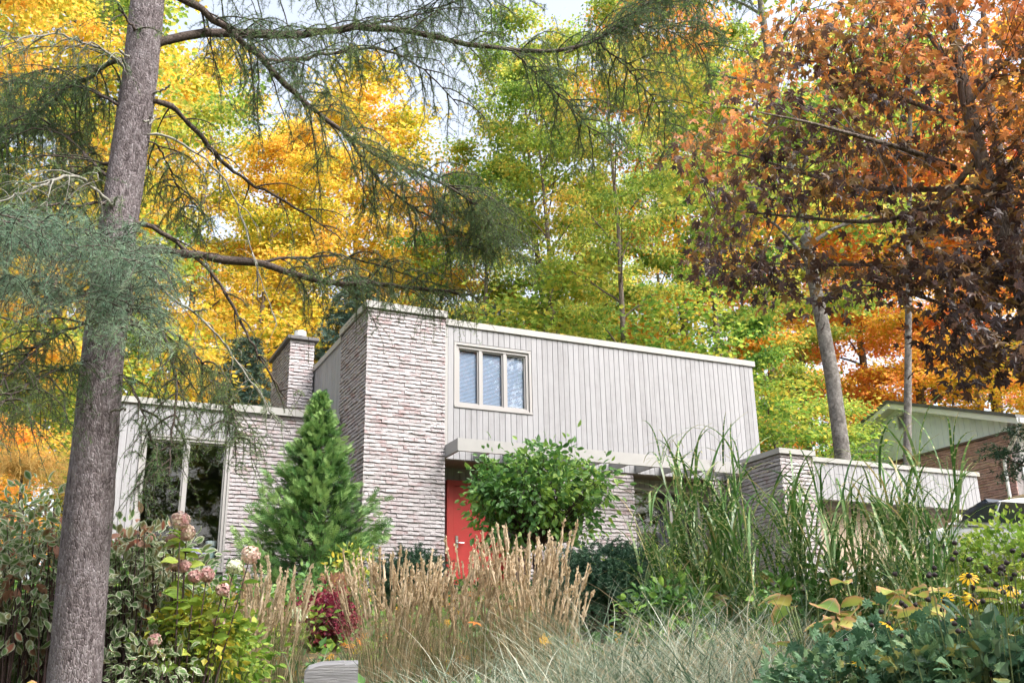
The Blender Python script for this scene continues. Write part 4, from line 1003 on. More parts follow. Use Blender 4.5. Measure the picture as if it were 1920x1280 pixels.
# --- cedar against the tower
def frond():
    V = []; F = []
    def fin(p, a, L, w_):
        i = len(V); d = np.array([math.cos(a), math.sin(a), 0]); s = np.array([-d[1], d[0], 0]); p = np.array(p)
        V.extend([p + s * w_ * .4, p - s * w_ * .4, p + d * L * .55 - s * w_ + (0, 0, .02), p + d * L + (0, 0, -.03), p + d * L * .55 + s * w_ + (0, 0, .02)]); F.extend([(i, i+1, i+2), (i, i+2, i+4), (i+2, i+3, i+4)])
    fin((0, 0, 0), 0, 1, .045)
    for x, sgn, L in ((.06, -1, .36), (.12, 1, .42), (.2, -1, .45), (.33, 1, .44), (.42, -1, .42), (.55, 1, .36), (.62, -1, .34), (.76, 1, .25), (.8, -1, .22)): fin((x, 0, 0), sgn * .75, L, .042)
    return (np.array(V), np.array(F))
FROND = frond()
def cedar():
    ctr = np.array([4.12, 16.42]); z0 = gzf(*ctr); H = 4.85 - z0
    t = thing('cedar_tree', 'conical green cedar growing against the brick tower corner', 'tree', (ctr[0], ctr[1], z0))
    tb = Buf(); tubes(tb, [(0, 0, -.2), (.02, 0, H * .5), (.06, 0, H * .93)], [.07, .045, .01], 8)
    pos = []; dr = []; nn = []
    rn = []; sz = []
    for i in range(300):
        h = ((i + rng.random()) / 300) ** .85; lump = 1 + .16 * math.sin(i * .9) + .12 * rng.normal()
        R = (1.25 * (1 - h) ** 1.02 + .02) * max(.45, min(1.35, lump)); az = rng.random() * 6.28
        o_ = np.array([math.cos(az), math.sin(az), 0]); p0 = np.array([0, 0, h * H * .97])
        bough = curve_path(p0, o_ + (0, 0, .0), o_ * .8 + (0, 0, .75), R, 7, .07); tubes(tb, bough, np.linspace(.012, .003, 7), 3); br_ = rng.random()
        for m_ in range(25):
            k = 2 + int(rng.integers(5)); s = np.array([-o_[1], o_[0], 0]) * rng.normal()
            pos.append(bough[k] + rng.normal(size=3) * (.06 * (1 - h) + .015)); dr.append(o_ * .7 + s * .5 + (0, 0, .45 + rng.normal() * .35)); nn.append(s + (0, 0, .6) + rng.normal(size=3) * .5); rn.append(.5 * br_ + .1 * (k - 4) + .5 * rng.random()); sz.append(.085 + .10 * (1 - h) ** .7)
    pos = np.array(pos); lb = Buf(); stamp(lb, FROND, pos, np.array(dr), np.array(nn), np.array(sz) * (.6 + .8 * rng.random(len(pos))), rnd=np.array(rn))
    obj('trunk', tb.mesh('trunk', True), M['twig'], t); obj('crown', lb.mesh('crown'), M['cedar'], t)
cedar()

# --- round-headed shrub at the door
def door_shrub():
    D = 16.6; c = ath(1012, 930, D); g = gpos(1012, D)
    t = thing('dogwood_shrub', 'round leafy green shrub half hiding the red front door', 'shrub', g)
    b, C = leafy(c - g, (.98, .85, .66), 95, 19, OVATE, .128, .13, droop=.5, up=.9, shell=.35, zmin=-.8)
    ex = []
    for ox, oz, rr, kk in ((-.62, .36, .42, 16), (.28, .58, .46, 18), (.85, .12, .38, 15), (-.85, -.05, .36, 14), (.6, -.45, .42, 15), (-.1, .62, .3, 9), (1.0, .38, .22, 6), (-.95, .3, .2, 5)):
        ex.append(leafy(c - g + np.array([ox * .92, ox * -.38, oz]), (rr, rr, rr * .8), kk, 15, OVATE, .125, .12, droop=.5, up=.9, shell=.4))
    b2, C2 = leafy(c - g + np.array([-.35, 0, -.35]), (.75, .7, .6), 45, 16, OVATE, .13, .13, droop=.5)
    tb = Buf(); root = np.array([0, 0, -.1]); crown0 = c - g - (0, 0, .8)
    for k in range(4): tubes(tb, smoothpath([root + rng.normal(size=3) * .05, crown0 * .6 + rng.normal(size=3) * .08, crown0 + rng.normal(size=3) * .1], 8), np.linspace(.028, .018, 8), 6)
    for b_, C__ in ex: b.add(np.concatenate(b_.V), [np.concatenate(b_.F[3])], rnd=np.concatenate(b_.A['rnd']), edge=np.concatenate(b_.A['edge']))
    allc = np.concatenate([C, C2] + [e[1] for e in ex]); tw = np.stack([np.tile(crown0, (len(allc), 1)), crown0 * .4 + allc * .6 + rng.normal(size=allc.shape) * .06, allc], 1); tubes(tb, tw, np.tile([.014, .008, .003], (len(allc), 1)), 4)
    b.add(np.concatenate(b2.V), [np.concatenate(b2.F[3])], rnd=np.concatenate(b2.A['rnd']), edge=np.concatenate(b2.A['edge']))
    obj('stem', tb.mesh('stem', True), M['stem_dark'], t); obj('foliage', b.mesh('foliage'), M['dogwood'], t)
door_shrub()

# --- yews
def yew(px, py, D, r, label, k=160):
    g = gpos(px, D); c = ath(px, py, D) - g
    t = thing('yew_shrub', label, 'shrub', g, group='clipped yews')
    C, v = ellipsoid_clusters(c, r, k, .75, -.5); pos = []; dr = []
    for q, n_ in zip(C, v):
        for s in range(5):
            o_ = unit(n_ * .8 + rng.normal(size=3) * .6 + (0, 0, .1)); L = .22 + .14 * rng.random()
            for u in np.linspace(0, 1, 10): pos.append(q + o_ * L * u - (0, 0, .1 * u * u)); dr.append(o_ + rng.normal(size=3) * .1)
    pos = np.array(pos); dr = np.array(dr); lb = Buf(); stamp(lb, YEW_TUFT, pos, dr, rdir(len(pos), .5), .038 + .015 * rng.random(len(pos)))
    inner = Buf(); CC = C - v * .1; tw = np.stack([np.tile((0, 0, .05), (len(CC), 1)), CC * .6, CC], 1); tubes(inner, tw, np.tile([.012, .008, .003], (len(CC), 1)), 4)
    C3, v3 = ellipsoid_clusters(c, np.array(r) * .75, 2600, .5, -.6); stamp(lb, KITE, C3, rdir(2600), rdir(2600, .5), .07 + .04 * rng.random(2600))
    obj('stem', inner.mesh('stem', True), M['stem_dark'], t); obj('foliage', lb.mesh('foliage'), M['yew'], t)
yew(1145, 1108, 12.6, (.82, .65, .46), 'dark spreading yew in front of the lower brick wall', 230)
yew(1225, 1095, 13.6, (.42, .4, .33), 'small dark yew close to the lower window', 110)
yew(775, 1085, 15.5, (.42, .4, .32), 'low dark yew at the foot of the brick tower', 110)

# --- feather reed grass
def reed(px, D, py, n, label, spread=.24, lean=.1, py0=None):
    n = int(n * .62)
    g = gpos(px, D); H = ztop(px, py, D) - g[2]
    t = thing('feather_reed_grass', label, 'grass clump', g, group='tan feather reed grasses')
    az = rng.random(n) * 6.28; rr = np.sqrt(rng.random(n)) * spread
    root = np.stack([np.cos(az) * rr, np.sin(az) * rr, np.zeros(n)], 1); L = H * np.where(rng.random(n) < .7, .78 + .27 * rng.random(n), .55 + .25 * rng.random(n))
    b = Buf(); P = blades(b, root, az + rng.normal(size=n) * .5, L, np.abs(rng.normal(size=n)) * lean + .02 + rr * .35, np.abs(rng.normal(size=n)) * .12, np.full(n, .0055), seg=7, power=2)
    pb_ = Buf(); tip = P[:, -1]; prev = P[:, -2]; dirn = unit(tip - prev); pl = .24 + .14 * rng.random(n)
    s = np.linspace(0, 1, 8); PP = tip[:, None] - dirn[:, None] * pl[:, None, None] * (1 - s)[None, :, None] + rng.normal(size=(n, 8, 3)) * .0025
    prof_ = np.array([.25, .8, 1, .95, .8, .6, .4, .08]); tubes(pb_, PP, (.0085 + .005 * rng.random(n))[:, None] * prof_[None] * (.8 + .4 * rng.random((n, 8))), 5, rnd=rng.random(n))
    # loose spikelets that roughen the plume
    m_ = n * 26; ii = np.repeat(np.arange(n), 26); u = rng.random(m_) * .93; q = tip[ii] - dirn[ii] * (pl[ii] * (1 - u))[:, None]
    stamp(pb_, KITE, q + rng.normal(size=(m_, 3)) * .004, unit(dirn[ii] + rng.normal(size=(m_, 3)) * .28), rdir(m_), .028 + .012 * rng.random(m_))
    nb_ = int(n * 5.5); az = rng.random(nb_) * 6.28; rr = np.sqrt(rng.random(nb_)) * spread * 1.1
    root = np.stack([np.cos(az) * rr, np.sin(az) * rr, np.zeros(nb_)], 1)
    blades(b, root, az + rng.normal(size=nb_) * .7, H * (.35 + .4 * rng.random(nb_)), .08 + .25 * rng.random(nb_), .2 + 1.6 * rng.random(nb_) ** 2, .004 + .004 * rng.random(nb_), seg=7, power=2.2, wave=.6)
    obj('stems', b.mesh('stems'), M['straw'], t, kind='stuff'); obj('plumes', pb_.mesh('plumes'), M['tan'], t, kind='stuff')
reed(452, 9.4, 1085, 70, 'narrow reed grass clump beside the pink hydrangea')
reed(512, 9.7, 1055, 75, 'reed grass clump between hydrangea and burgundy mound')
reed(722, 9.6, 1025, 95, 'reed grass clump in front of the tower base', lean=.13)
reed(780, 9.9, 1045, 80, 'reed grass clump between tower base and red door')
reed(838, 9.7, 1035, 80, 'reed grass clump overlapping the red door foot', lean=.14)
reed(900, 9.9, 1020, 70, 'reed grass clump in front of the red door')
reed(985, 9.8, 985, 140, 'tallest dense reed grass clump below the round green shrub', lean=.09)
reed(1020, 9.5, 1040, 60, 'reed grass clump beside the dark spreading yew', lean=.14)

# --- silver grass mounds
def mound_grass(px, D, py, n, label, R=.3):
    g = gpos(px, D); H = max(.35, ztop(px, py, D) - g[2])
    t = thing('silver_grass_mound', label, 'grass clump', g, group='silvery arching grass mounds')
    az = rng.random(n) * 6.28; rr = np.sqrt(rng.random(n)) * R; root = np.stack([np.cos(az) * rr, np.sin(az) * rr, np.zeros(n)], 1)
    n = int(n * .62); az, rr, root = az[:n], rr[:n], root[:n]; b = Buf(); blades(b, root, rng.random(n) * 6.28, H * (1.0 + 1.0 * rng.random(n)), .1 + .9 * rng.random(n), 1.0 + 1.6 * rng.random(n), .003 + .004 * rng.random(n), seg=10, power=1.0, wave=1.6)
    k = n // 5; az = rng.random(k) * 6.28; rr = np.sqrt(rng.random(k)) * R; root = np.stack([np.cos(az) * rr, np.sin(az) * rr, np.zeros(k)], 1)
    blades(b, root, rng.random(k) * 6.28, H * (1.0 + .8 * rng.random(k)), .2 + .5 * rng.random(k), .5 + 1.6 * rng.random(k), .008 + .006 * rng.random(k), seg=9, power=1.3, wave=.8)
    obj('blades', b.mesh('blades'), M['silver'], t, kind='stuff')
for a in [(1110, 8.0, 1175, 1500, 'silver grass mound beside the tall tan reeds'), (1205, 7.6, 1165, 1600, 'silver grass mound below the dark yew'), (1310, 7.4, 1170, 1600, 'silver grass mound below the tall zebra grass'), (1415, 7.2, 1165, 1600, 'silver grass mound next to the browned hosta'),
          (1510, 7.0, 1180, 1400, 'silver grass mound under the browned hosta leaves'), (1250, 6.3, 1215, 1300, 'low silver grass mound at the front of the bed'), (1400, 6.1, 1220, 1300, 'low silver grass mound in front of the hosta'), (1090, 6.6, 1225, 1100, 'low silver grass mound in front of the tan reeds'), (960, 7.2, 1225, 900, 'thin silver grass mound between the tan reeds'), (830, 7.3, 1235, 800, 'thin straw-silver mound below the red door reeds')]:
    mound_grass(*a)

# --- zebra grass
def zebra_clump(px, D, py, n, label, plume=0, R=.16):
    g = gpos(px, D); H = ztop(px, py, D) - g[2]
    t = thing('zebra_grass', label, 'grass clump', g, group='zebra grasses')
    az = rng.random(n) * 6.28; rr = np.sqrt(rng.random(n)) * R; root = np.stack([np.cos(az) * rr, np.sin(az) * rr, np.zeros(n)], 1)
    sb = Buf(); P = blades(sb, root, az, H * (.62 + .36 * rng.random(n)), .03 + .16 * rng.random(n), .02 + .15 * rng.random(n), np.full(n, .014), seg=9, power=1.5)
    lb = Buf(); per = 12; ii = np.repeat(np.arange(n), per); k = np.clip((2 + 7.5 * rng.random(n * per)).astype(int), 2, 9); q = P[ii, k] + rng.normal(size=(n * per, 3)) * .01
    N = n * per; laz = np.where(np.arange(N) % 2, az[ii], az[ii] + PI) + rng.normal(size=N) * .7
    blades(lb, q, laz, .45 + .5 * rng.random(N), .12 + .35 * rng.random(N), .9 + 1.5 * rng.random(N), .021 + .014 * rng.random(N), seg=9, power=1.7, wave=.35)
    for b_ in (lb,): sb.add(np.concatenate(b_.V), [np.concatenate(b_.F[4])], rnd=np.concatenate(b_.A['rnd']), along=np.concatenate(b_.A['along']))
    fol = obj('foliage', sb.mesh('foliage'), M['zebra'], t, kind='stuff')
    for j in range(plume):
        i = int(np.argsort(-P[:, -1, 2])[j]); b = Buf(); m_ = 26; tp = P[i, -1]
        blades(b, np.repeat(tp[None], m_, 0), rng.random(m_) * 6.28, .14 + .06 * rng.random(m_), .1 + .35 * rng.random(m_), .3 * rng.random(m_), np.full(m_, .003), seg=3)
        obj('plume', b.mesh('plume'), M['stem_dark'], t)
for a in [(1262, 10.6, 960, 9, 'zebra grass arching over the lower window'), (1318, 10.4, 815, 13, 'tall zebra grass with a dark plume by the lower window', 1), (1372, 10.8, 900, 10, 'zebra grass before the brick return'), (1432, 10.3, 850, 13, 'zebra grass with a dark plume before the brick pier side', 1),
          (1490, 10.8, 900, 11, 'zebra grass before the brick pier corner'), (1555, 10.5, 895, 12, 'zebra grass before the pier and garage siding'), (1620, 10.2, 900, 12, 'zebra grass before the middle of the garage siding'), (1690, 10.6, 890, 12, 'zebra grass before the tan garage door'), (1765, 10.0, 800, 14, 'tallest zebra grass reaching over the garage fascia'), (1735, 9.6, 960, 11, 'low zebra grass near the black seed heads')]:
    zebra_clump(*a)

# --- hostas: every leaf its own part
def hosta_leaf_mesh(seed):
    r = np.random.default_rng(seed); nu, nv = 9, 7; V = []; E = []
    for i in range(nu):
        u = i / (nu - 1); wd = .31 * math.sin(PI * min(1, u ** .72 * 1.0)) ** .8 + .004
        for j in range(nv):
            v = j / (nv - 1) * 2 - 1
            V.append((u, v * wd * (1 + .05 * r.normal()), .16 * abs(v) ** 1.5 * wd * 3 * (1 - .6 * u) - .30 * u * u + .012 * math.cos(v * 9) * (1 - abs(v)) + .02 * r.normal() * abs(v)))
            E.append(max(abs(v), max(0, (u - .75) * 4), 0))
    F = [(i * nv + j, i * nv + j + 1, (i + 1) * nv + j + 1, (i + 1) * nv + j) for i in range(nu - 1) for j in range(nv - 1)]
    return mesh_np('leaf', V, [F], {'rnd': np.full(len(V), r.random()), 'edge': E}, True)
HL = [hosta_leaf_mesh(s) for s in range(6)]
for me in HL: me.materials.append(M['hosta'])
def hosta(px, D, n, label, size=.26, py=1130):
    g = gpos(px, D); Hs = max(.2, (ztop(px, py, D) - g[2]) * .95); t = thing('hosta', label, 'plant', g, group='yellowing hostas'); sb = Buf()
    for i in range(n):
        az = i * 2.4 + rng.normal() * .3; el = .25 + .5 * rng.random(); st = np.array([math.cos(az) * .16 * (.4 + rng.random()), math.sin(az) * .16 * (.4 + rng.random()), Hs * (.62 + .42 * rng.random())])
        tubes(sb, smoothpath([(0, 0, -.02), st * (.4, .4, .6), st], 6), np.linspace(.008, .006, 6), 5)
        q = bpy.data.objects.new('leaf', HL[i % 6]); COL.objects.link(q); q.parent = t; s = size * .85 * (.6 + .6 * rng.random())
        d = unit(np.array([math.cos(az), math.sin(az), .1 + .5 * (rng.random() - .4)])); Rm = frames(d[None], unit(np.array([[rng.normal() * .3, rng.normal() * .3, 1.0]])))[0] * s
        q.matrix_basis = Matrix([list(Rm[k]) + [st[k]] for k in range(3)] + [[0, 0, 0, 1]])
    obj('stalk', sb.mesh('stalk', True), M['stem'], t, kind='stuff')
hosta(1525, 6.6, 12, 'yellow hosta with browned margins at the edge of the silver grass', .25, 1105)
hosta(1630, 6.8, 14, 'yellow-green hosta with curled browned leaves below the zebra grass', .28, 1085)
hosta(1725, 7.2, 12, 'pale hosta among the black-eyed flowers', .26, 1095)
hosta(1800, 8.0, 11, 'fading hosta behind the yellow daisies', .26, 1090)
hosta(1310, 10.6, 12, 'bright yellow hosta at the foot of the tall zebra grass', .28, 1065)
hosta(1390, 10.9, 11, 'yellow-green hosta below the brick return', .28, 1070)
hosta(1030, 8.2, 8, 'small green-gold hosta tucked behind the silver grass', .2, .3) if False else None
hosta(20, 6.4, 8, 'green-gold hosta at the foot of the variegated shrub', .17, 1275)

# --- ground-cover leaves at the front corner
def leaf_mass(name, label, cat, px, py, D, r, k, per, tmpl, size, sig, mat, stem='stem', group=None, **kw):
    g = gpos(px, D); c = ath(px, py, D) - g
    t = thing(name, label, cat, g, group=group); b, C = leafy(c, r, k, per, tmpl, size, sig, **kw)
    sb = Buf(); n = len(C); root = np.stack([C[:, 0] * .35, C[:, 1] * .35, np.full(n, -.03)], 1); tw = np.stack([root, root * .4 + C * .6 + rng.normal(size=C.shape) * .03, C], 1); tubes(sb, tw, np.tile([.006, .005, .0025], (n, 1)), 4)
    obj('stem', sb.mesh('stem', True), M[stem], t, kind='stuff'); obj('foliage', b.mesh('foliage'), M[mat], t)
    return t, g, C
leaf_mass('cranesbill', 'blue-green lobed cranesbill mound below the yellow hosta', 'plant', 1580, 1285, 5.6, (.40, .34, .14), 70, 8, GERAN, .062, .07, 'geran', up=1.4, droop=.1, zmin=-.5, group='lobed cranesbill mounds')
leaf_mass('cranesbill', 'blue-green lobed cranesbill mound below the yellow daisies', 'plant', 1695, 1262, 5.7, (.34, .34, .17), 75, 8, GERAN, .066, .07, 'geran', up=1.4, droop=.1, zmin=-.5, group='lobed cranesbill mounds')
leaf_mass('cranesbill', 'lobed cranesbill mound meeting the dark pointed leaves', 'plant', 1790, 1268, 5.4, (.28, .3, .15), 60, 8, GERAN, .066, .07, 'geran', up=1.4, droop=.1, zmin=-.5, group='lobed cranesbill mounds')
leaf_mass('phlox_plant', 'dark plant with large pointed drooping leaves at the bed corner', 'plant', 1900, 1262, 5.4, (.24, .24, .18), 60, 8, OVATE, .105, .08, 'dark_leaf', 'stem_dark', droop=.5)
leaf_mass('spirea_shrub', 'feathery yellow-green shrub hiding the car door', 'shrub', 1905, 1080, 10.5, (.60, .5, .48), 130, 26, KITE, .06, .10, 'fresh', outw=.9)
leaf_mass('leafy_filler', 'low green perennials behind the zebra grass', 'plant', 1600, 1120, 10.9, (1.3, .3, .3), 80, 14, OVATE, .10, .10, 'dogwood', group='border perennials')
leaf_mass('leafy_filler', 'green perennials under the lower window', 'plant', 1290, 1085, 13.0, (.7, .3, .3), 60, 14, OVATE, .10, .10, 'fresh', group='border perennials')
leaf_mass('leafy_filler', 'fresh green perennial at the feet of the yew', 'plant', 1260, 1150, 10.3, (.5, .3, .25), 50, 12, OVATE, .10, .09, 'dogwood', group='border perennials')

# --- black-eyed flowers: seed heads and late blooms
def seedhead_mesh():
    b = Buf(); s = np.linspace(0, 1, 6); tubes(b, np.stack([np.zeros(6), np.zeros(6), s * .018 - .004], 1), np.array([.004, .0085, .0095, .008, .005, .0005]), 8); me = b.mesh('seed_head', True); me.materials.append(M['cone']); return me
SEED = seedhead_mesh()
def petals_mesh():
    b = Buf(); n = 11; a = np.arange(n) * 2 * PI / n + .1; d = np.stack([np.cos(a), np.sin(a), np.full(n, -.35)], 1); k = np.array([(0,0,0),(.35,.13,.02),(.75,.15,0),(1,0,-.1),(.75,-.15,0),(.35,-.13,.02)])
    stamp(b, (k, np.array([(0,5,1),(1,5,4),(1,4,2),(2,4,3)])), np.stack([np.cos(a)*.008, np.sin(a)*.008, np.zeros(n)], 1), d, np.tile((0, 0, 1.), (n, 1)), np.full(n, .028)); me = b.mesh('petals'); me.materials.append(M['petal']); return me
PET = petals_mesh()
def rudbeckia(px, py, D, heads, blooms, label, w_=.35, h0=.35, mat='dark_leaf'):
    g = gpos(px, D); c = ath(px, py, D) - g
    t = thing('black_eyed_susan', label, 'flower', g, group='black-eyed flowers'); sb = Buf()
    for i in range(heads + blooms):
        p = np.array([rng.normal() * w_, rng.normal() * w_ * .6, c[2] + rng.normal() * h0 * .45]); p[2] = max(p[2], .15)
        tubes(sb, smoothpath([(p[0] * .5, p[1] * .5, -.02), (p[0] * .8, p[1] * .8, p[2] * .6), p], 6), np.linspace(.0035, .002, 6), 4)
        q = bpy.data.objects.new('seed_head', SEED); COL.objects.link(q); q.parent = t; q.location = p; q.scale = (1.4,) * 3
        q.rotation_euler = (rng.normal() * .4, rng.normal() * .4, 0)
        if i >= heads:
            q.rotation_euler = (.5 + rng.normal() * .3, rng.normal() * .4, 0)
            f = bpy.data.objects.new('petals', PET); COL.objects.link(f); f.parent = q
    obj('stem', sb.mesh('stem', True), M['stem'], t, kind='stuff')
    b, C = leafy((0, 0, c[2] * .45), (w_ * 1.4, w_, c[2] * .4), 50, 9, OVATE, .10, .08, droop=.4); obj('foliage', b.mesh('foliage'), M[mat], t)
rudbeckia(1835, 1100, 5.3, 40, 4, 'black seed heads and yellow daisies before the car', .20, .24, 'geran')
rudbeckia(1780, 1170, 6.0, 8, 5, 'yellow daisies among the pale hosta leaves', .2, .18, 'geran')
rudbeckia(1660, 1225, 5.6, 4, 4, 'few yellow daisies above the cranesbill', .2, .1, 'geran')
rudbeckia(1140, 1030, 14.2, 24, 1, 'dark seed heads standing behind the spreading yew', .5, .12, 'fresh')

# --- left border: variegated dogwoods, hydrangea, small shrubs
leaf_mass('variegated_dogwood', 'cream-edged dogwood shrub on the wood side of the larch trunk', 'shrub', 45, 1095, 8.2, (.52, .5, .60), 170, 15, OVATE, .088, .10, 'varieg', 'stem_dark', droop=.45, group='cream-edged dogwoods')
leaf_mass('variegated_dogwood', 'cream-edged dogwood shrub under the tall window', 'shrub', 258, 1125, 8.0, (.42, .42, .44), 130, 15, OVATE, .088, .10, 'varieg', 'stem_dark', droop=.45, group='cream-edged dogwoods')
leaf_mass('variegated_dogwood', 'low cream-edged dogwood below the hydrangea', 'shrub', 290, 1262, 7.4, (.3, .3, .15), 50, 11, OVATE, .06, .07, 'varieg', 'stem_dark', droop=.4, group='cream-edged dogwoods')
leaf_mass('yellow_spirea', 'small yellow-green shrub beneath the pink hydrangea', 'shrub', 365, 1190, 7.6, (.3, .3, .26), 80, 16, KITE, .055, .06, 'yellow_leaf')
leaf_mass('leafy_filler', 'green filler plant at the foot of the hydrangea', 'plant', 400, 1235, 8.4, (.4, .3, .22), 70, 12, OVATE, .075, .08, 'fresh', group='border perennials')
leaf_mass('leafy_filler', 'dark green filler under the tall window sill', 'plant', 330, 1150, 10.5, (.9, .3, .35), 80, 12, OVATE, .1, .1, 'dogwood', group='border perennials')
leaf_mass('leafy_filler', 'dark green filler behind the larch trunk', 'plant', 100, 1130, 9.6, (.9, .3, .45), 90, 12, OVATE, .1, .1, 'dogwood', group='border perennials')
leaf_mass('pale_shrub', 'pale yellow-leaved twiggy shrub at the foot of the cedar', 'shrub', 662, 1070, 13.6, (.25, .25, .3), 34, 9, OVATE, .075, .07, 'yellow_leaf')
leaf_mass('burgundy_barberry', 'burgundy mound behind the weathered timber', 'shrub', 606, 1160, 12.0, (.36, .32, .22), 150, 26, KITE, .045, .06, 'burgundy', up=1.2)
leaf_mass('leafy_filler', 'mixed green plants beside the burgundy mound', 'plant', 500, 1180, 11.6, (.6, .3, .25), 70, 12, OVATE, .085, .09, 'fresh', group='border perennials')
leaf_mass('leafy_filler', 'green plants at the base of the cedar', 'plant', 590, 1110, 14.5, (.7, .3, .25), 60, 12, OVATE, .10, .09, 'cedar', group='border perennials')
t_, g_, C_ = leaf_mass('rust_sprig', 'rust-brown dead cedar sprig at the base of the cedar', 'plant', 628, 1100, 13.2, (.16, .14, .1), 24, 8, FROND, .1, .05, 'rust_leaf', 'stem_dark')
for px_, py_, D_, lab_ in ((215, 1005, 7.9, 'drooping rust-red leaf spray beside the larch trunk'), (258, 1010, 7.7, 'drooping rust-red leaf spray under the tall window'), (30, 1080, 7.8, 'pinkish rust leaf spray in the larger dogwood'), (105, 1010, 7.8, 'small rust leaf spray touching the larch trunk')):
    leaf_mass('rust_sprig', lab_, 'plant', px_, py_, D_, (.06, .06, .08), 5, 3, OVATE, .085, .04, 'rust_leaf', 'stem_dark', droop=1.2)
def hydrangea():
    D = 7.4; g = gpos(350, D); t = thing('panicle_hydrangea', 'hydrangea with drooping pink flower heads below the tall window', 'shrub', g); sb = Buf(); lb = Buf()
    heads = [(338, 975, .062), (350, 998, .058), (325, 1012, .05), (345, 1060, .042), (470, 1040, .066), (388, 1077, .048), (365, 1080, .04), (418, 1105, .045), (440, 1062, .05), (330, 1058, .045), (410, 1165, .04), (290, 1200, .04)]
    for i, (x, y, r) in enumerate(heads):
        p = ath(x, y, D + rng.normal() * .12) - g; root = np.array([p[0] * .3, p[1] * .3, -.03])
        tubes(sb, smoothpath([root, root * .4 + p * .6 + (0, 0, .02), p], 8), np.linspace(.007, .004, 8), 5)
        n = 190; v = rdir(n); q = p + v * (r, r, r * .95) * (.75 + .3 * rng.random((n, 1))); hb = Buf()
        stamp(hb, KITE, q, unit(np.cross(v, rdir(n))), v + rng.normal(size=(n, 3)) * .25, .021 + .009 * rng.random(n), wid=np.full(n, 1.4))
        obj('flower_head', hb.mesh('flower_head'), M['white_fl' if i == 8 else 'pink'], t)
        k = 9; pp = root[None] + (p - root)[None] * (.45 + .5 * rng.random((k, 1))); az = rng.random(k) * 6.28
        stamp(lb, OVATE, pp, np.stack([np.cos(az), np.sin(az), -.15 + .4 * rng.random(k)], 1), rdir(k, 1.5), .10 + .05 * rng.random(k))
    obj('stem', sb.mesh('stem', True), M['stem_dark'], t, kind='stuff'); obj('foliage', lb.mesh('foliage'), M['fresh'], t)
hydrangea()
def iris():
    g = gpos(635, 9.6); t = thing('iris_clump', 'grey-green iris fan above the weathered timber', 'plant', g); n = 70
    root = np.stack([rng.normal(size=n) * .16, rng.normal(size=n) * .08, np.zeros(n)], 1); b = Buf()
    blades(b, root, rng.random(n) * 6.28, .32 + .14 * rng.random(n), .1 + .35 * rng.random(n), .3 + .9 * rng.random(n), .018 + .008 * rng.random(n), seg=6); obj('foliage', b.mesh('foliage'), M['iris'], t)
iris()
def white_flowers():
    g = gpos(560, 10.6); c = ath(560, 1150, 10.6) - g; t = thing('white_phlox', 'small white flower cluster beside the burgundy mound', 'flower', g); sb = Buf(); tubes(sb, smoothpath([(0, 0, 0), c * .6, c], 6), np.full(6, .005), 5); obj('stem', sb.mesh('stem'), M['stem'], t)
    hb = Buf(); n = 120; v = rdir(n); stamp(hb, KITE, c + v * .07 * (.6 + .4 * rng.random((n, 1))), rdir(n), v, .03 + .01 * rng.random(n), wid=np.full(n, 1.3)); obj('flower_head', hb.mesh('flower_head'), M['white_fl'], t)
white_flowers()
def timber():
    D = 8.3; a = ath(572, 1236, D); bq = ath(672, 1232, D); ztp = a[2] - .01; L = np.linalg.norm((bq - a)[:2]); ang = math.atan2(bq[1] - a[1], bq[0] - a[0])
    b = Buf(); xs = [0, .03, .12, .3, L * .75, L]; hs = [-.07, -.03, -.004, .004, .0, .002]
    V = []; 
    for x, h in zip(xs, hs): V += [(x, 0, -.55), (x, -.012, h - .03), (x, .02, h), (x, .2, h + .005), (x, .2, -.55)]
    F = [(i * 5 + j, (i + 1) * 5 + j, (i + 1) * 5 + j + 1, i * 5 + j + 1) for i in range(len(xs) - 1) for j in range(4)]
    F2 = [(0, 1, 2), (0, 2, 3), (0, 3, 4), (25, 27, 26), (25, 28, 27), (25, 29, 28)]
    o = obj('retaining_timber', mesh_np('retaining_timber', V, [F, F2]), M['timber']); o.location = (a[0], a[1], ztp); o.rotation_euler = (0, 0, ang)
    tag(o, 'weathered grey retaining timber with a rounded end in the tan grasses', 'timber')
timber()
# weeping tan larch mop at the edge of the wood
def mop():
    D = 13.0; g = gpos(30, D); c = ath(40, 890, D) - g; t = thing('weeping_larch', 'small tan weeping conifer beyond the variegated shrub', 'tree', g); tb = Buf(); tubes(tb, smoothpath([(0, 0, -.1), c * .6, c], 8), np.linspace(.04, .02, 8), 6); n = 260; az = rng.random(n) * 6.28
    lb = Buf(); P = blades(lb, np.repeat(c[None], n, 0) + rng.normal(size=(n, 3)) * .05, az, .5 + .6 * rng.random(n), .6 + .5 * rng.random(n), 1.6 + .6 * rng.random(n), np.full(n, .008), seg=8, power=1.0)
    q = P[:, 2:].reshape(-1, 3); q = np.repeat(q, 2, 0) + rng.normal(size=(len(q) * 2, 3)) * .02; stamp(lb, LARCH_TUFT, q, rdir(len(q)), rdir(len(q)), .035 + .01 * rng.random(len(q)))
    obj('trunk', tb.mesh('trunk', True), M['twig'], t); obj('crown', lb.mesh('crown'), M['tanmop'], t)
mop()
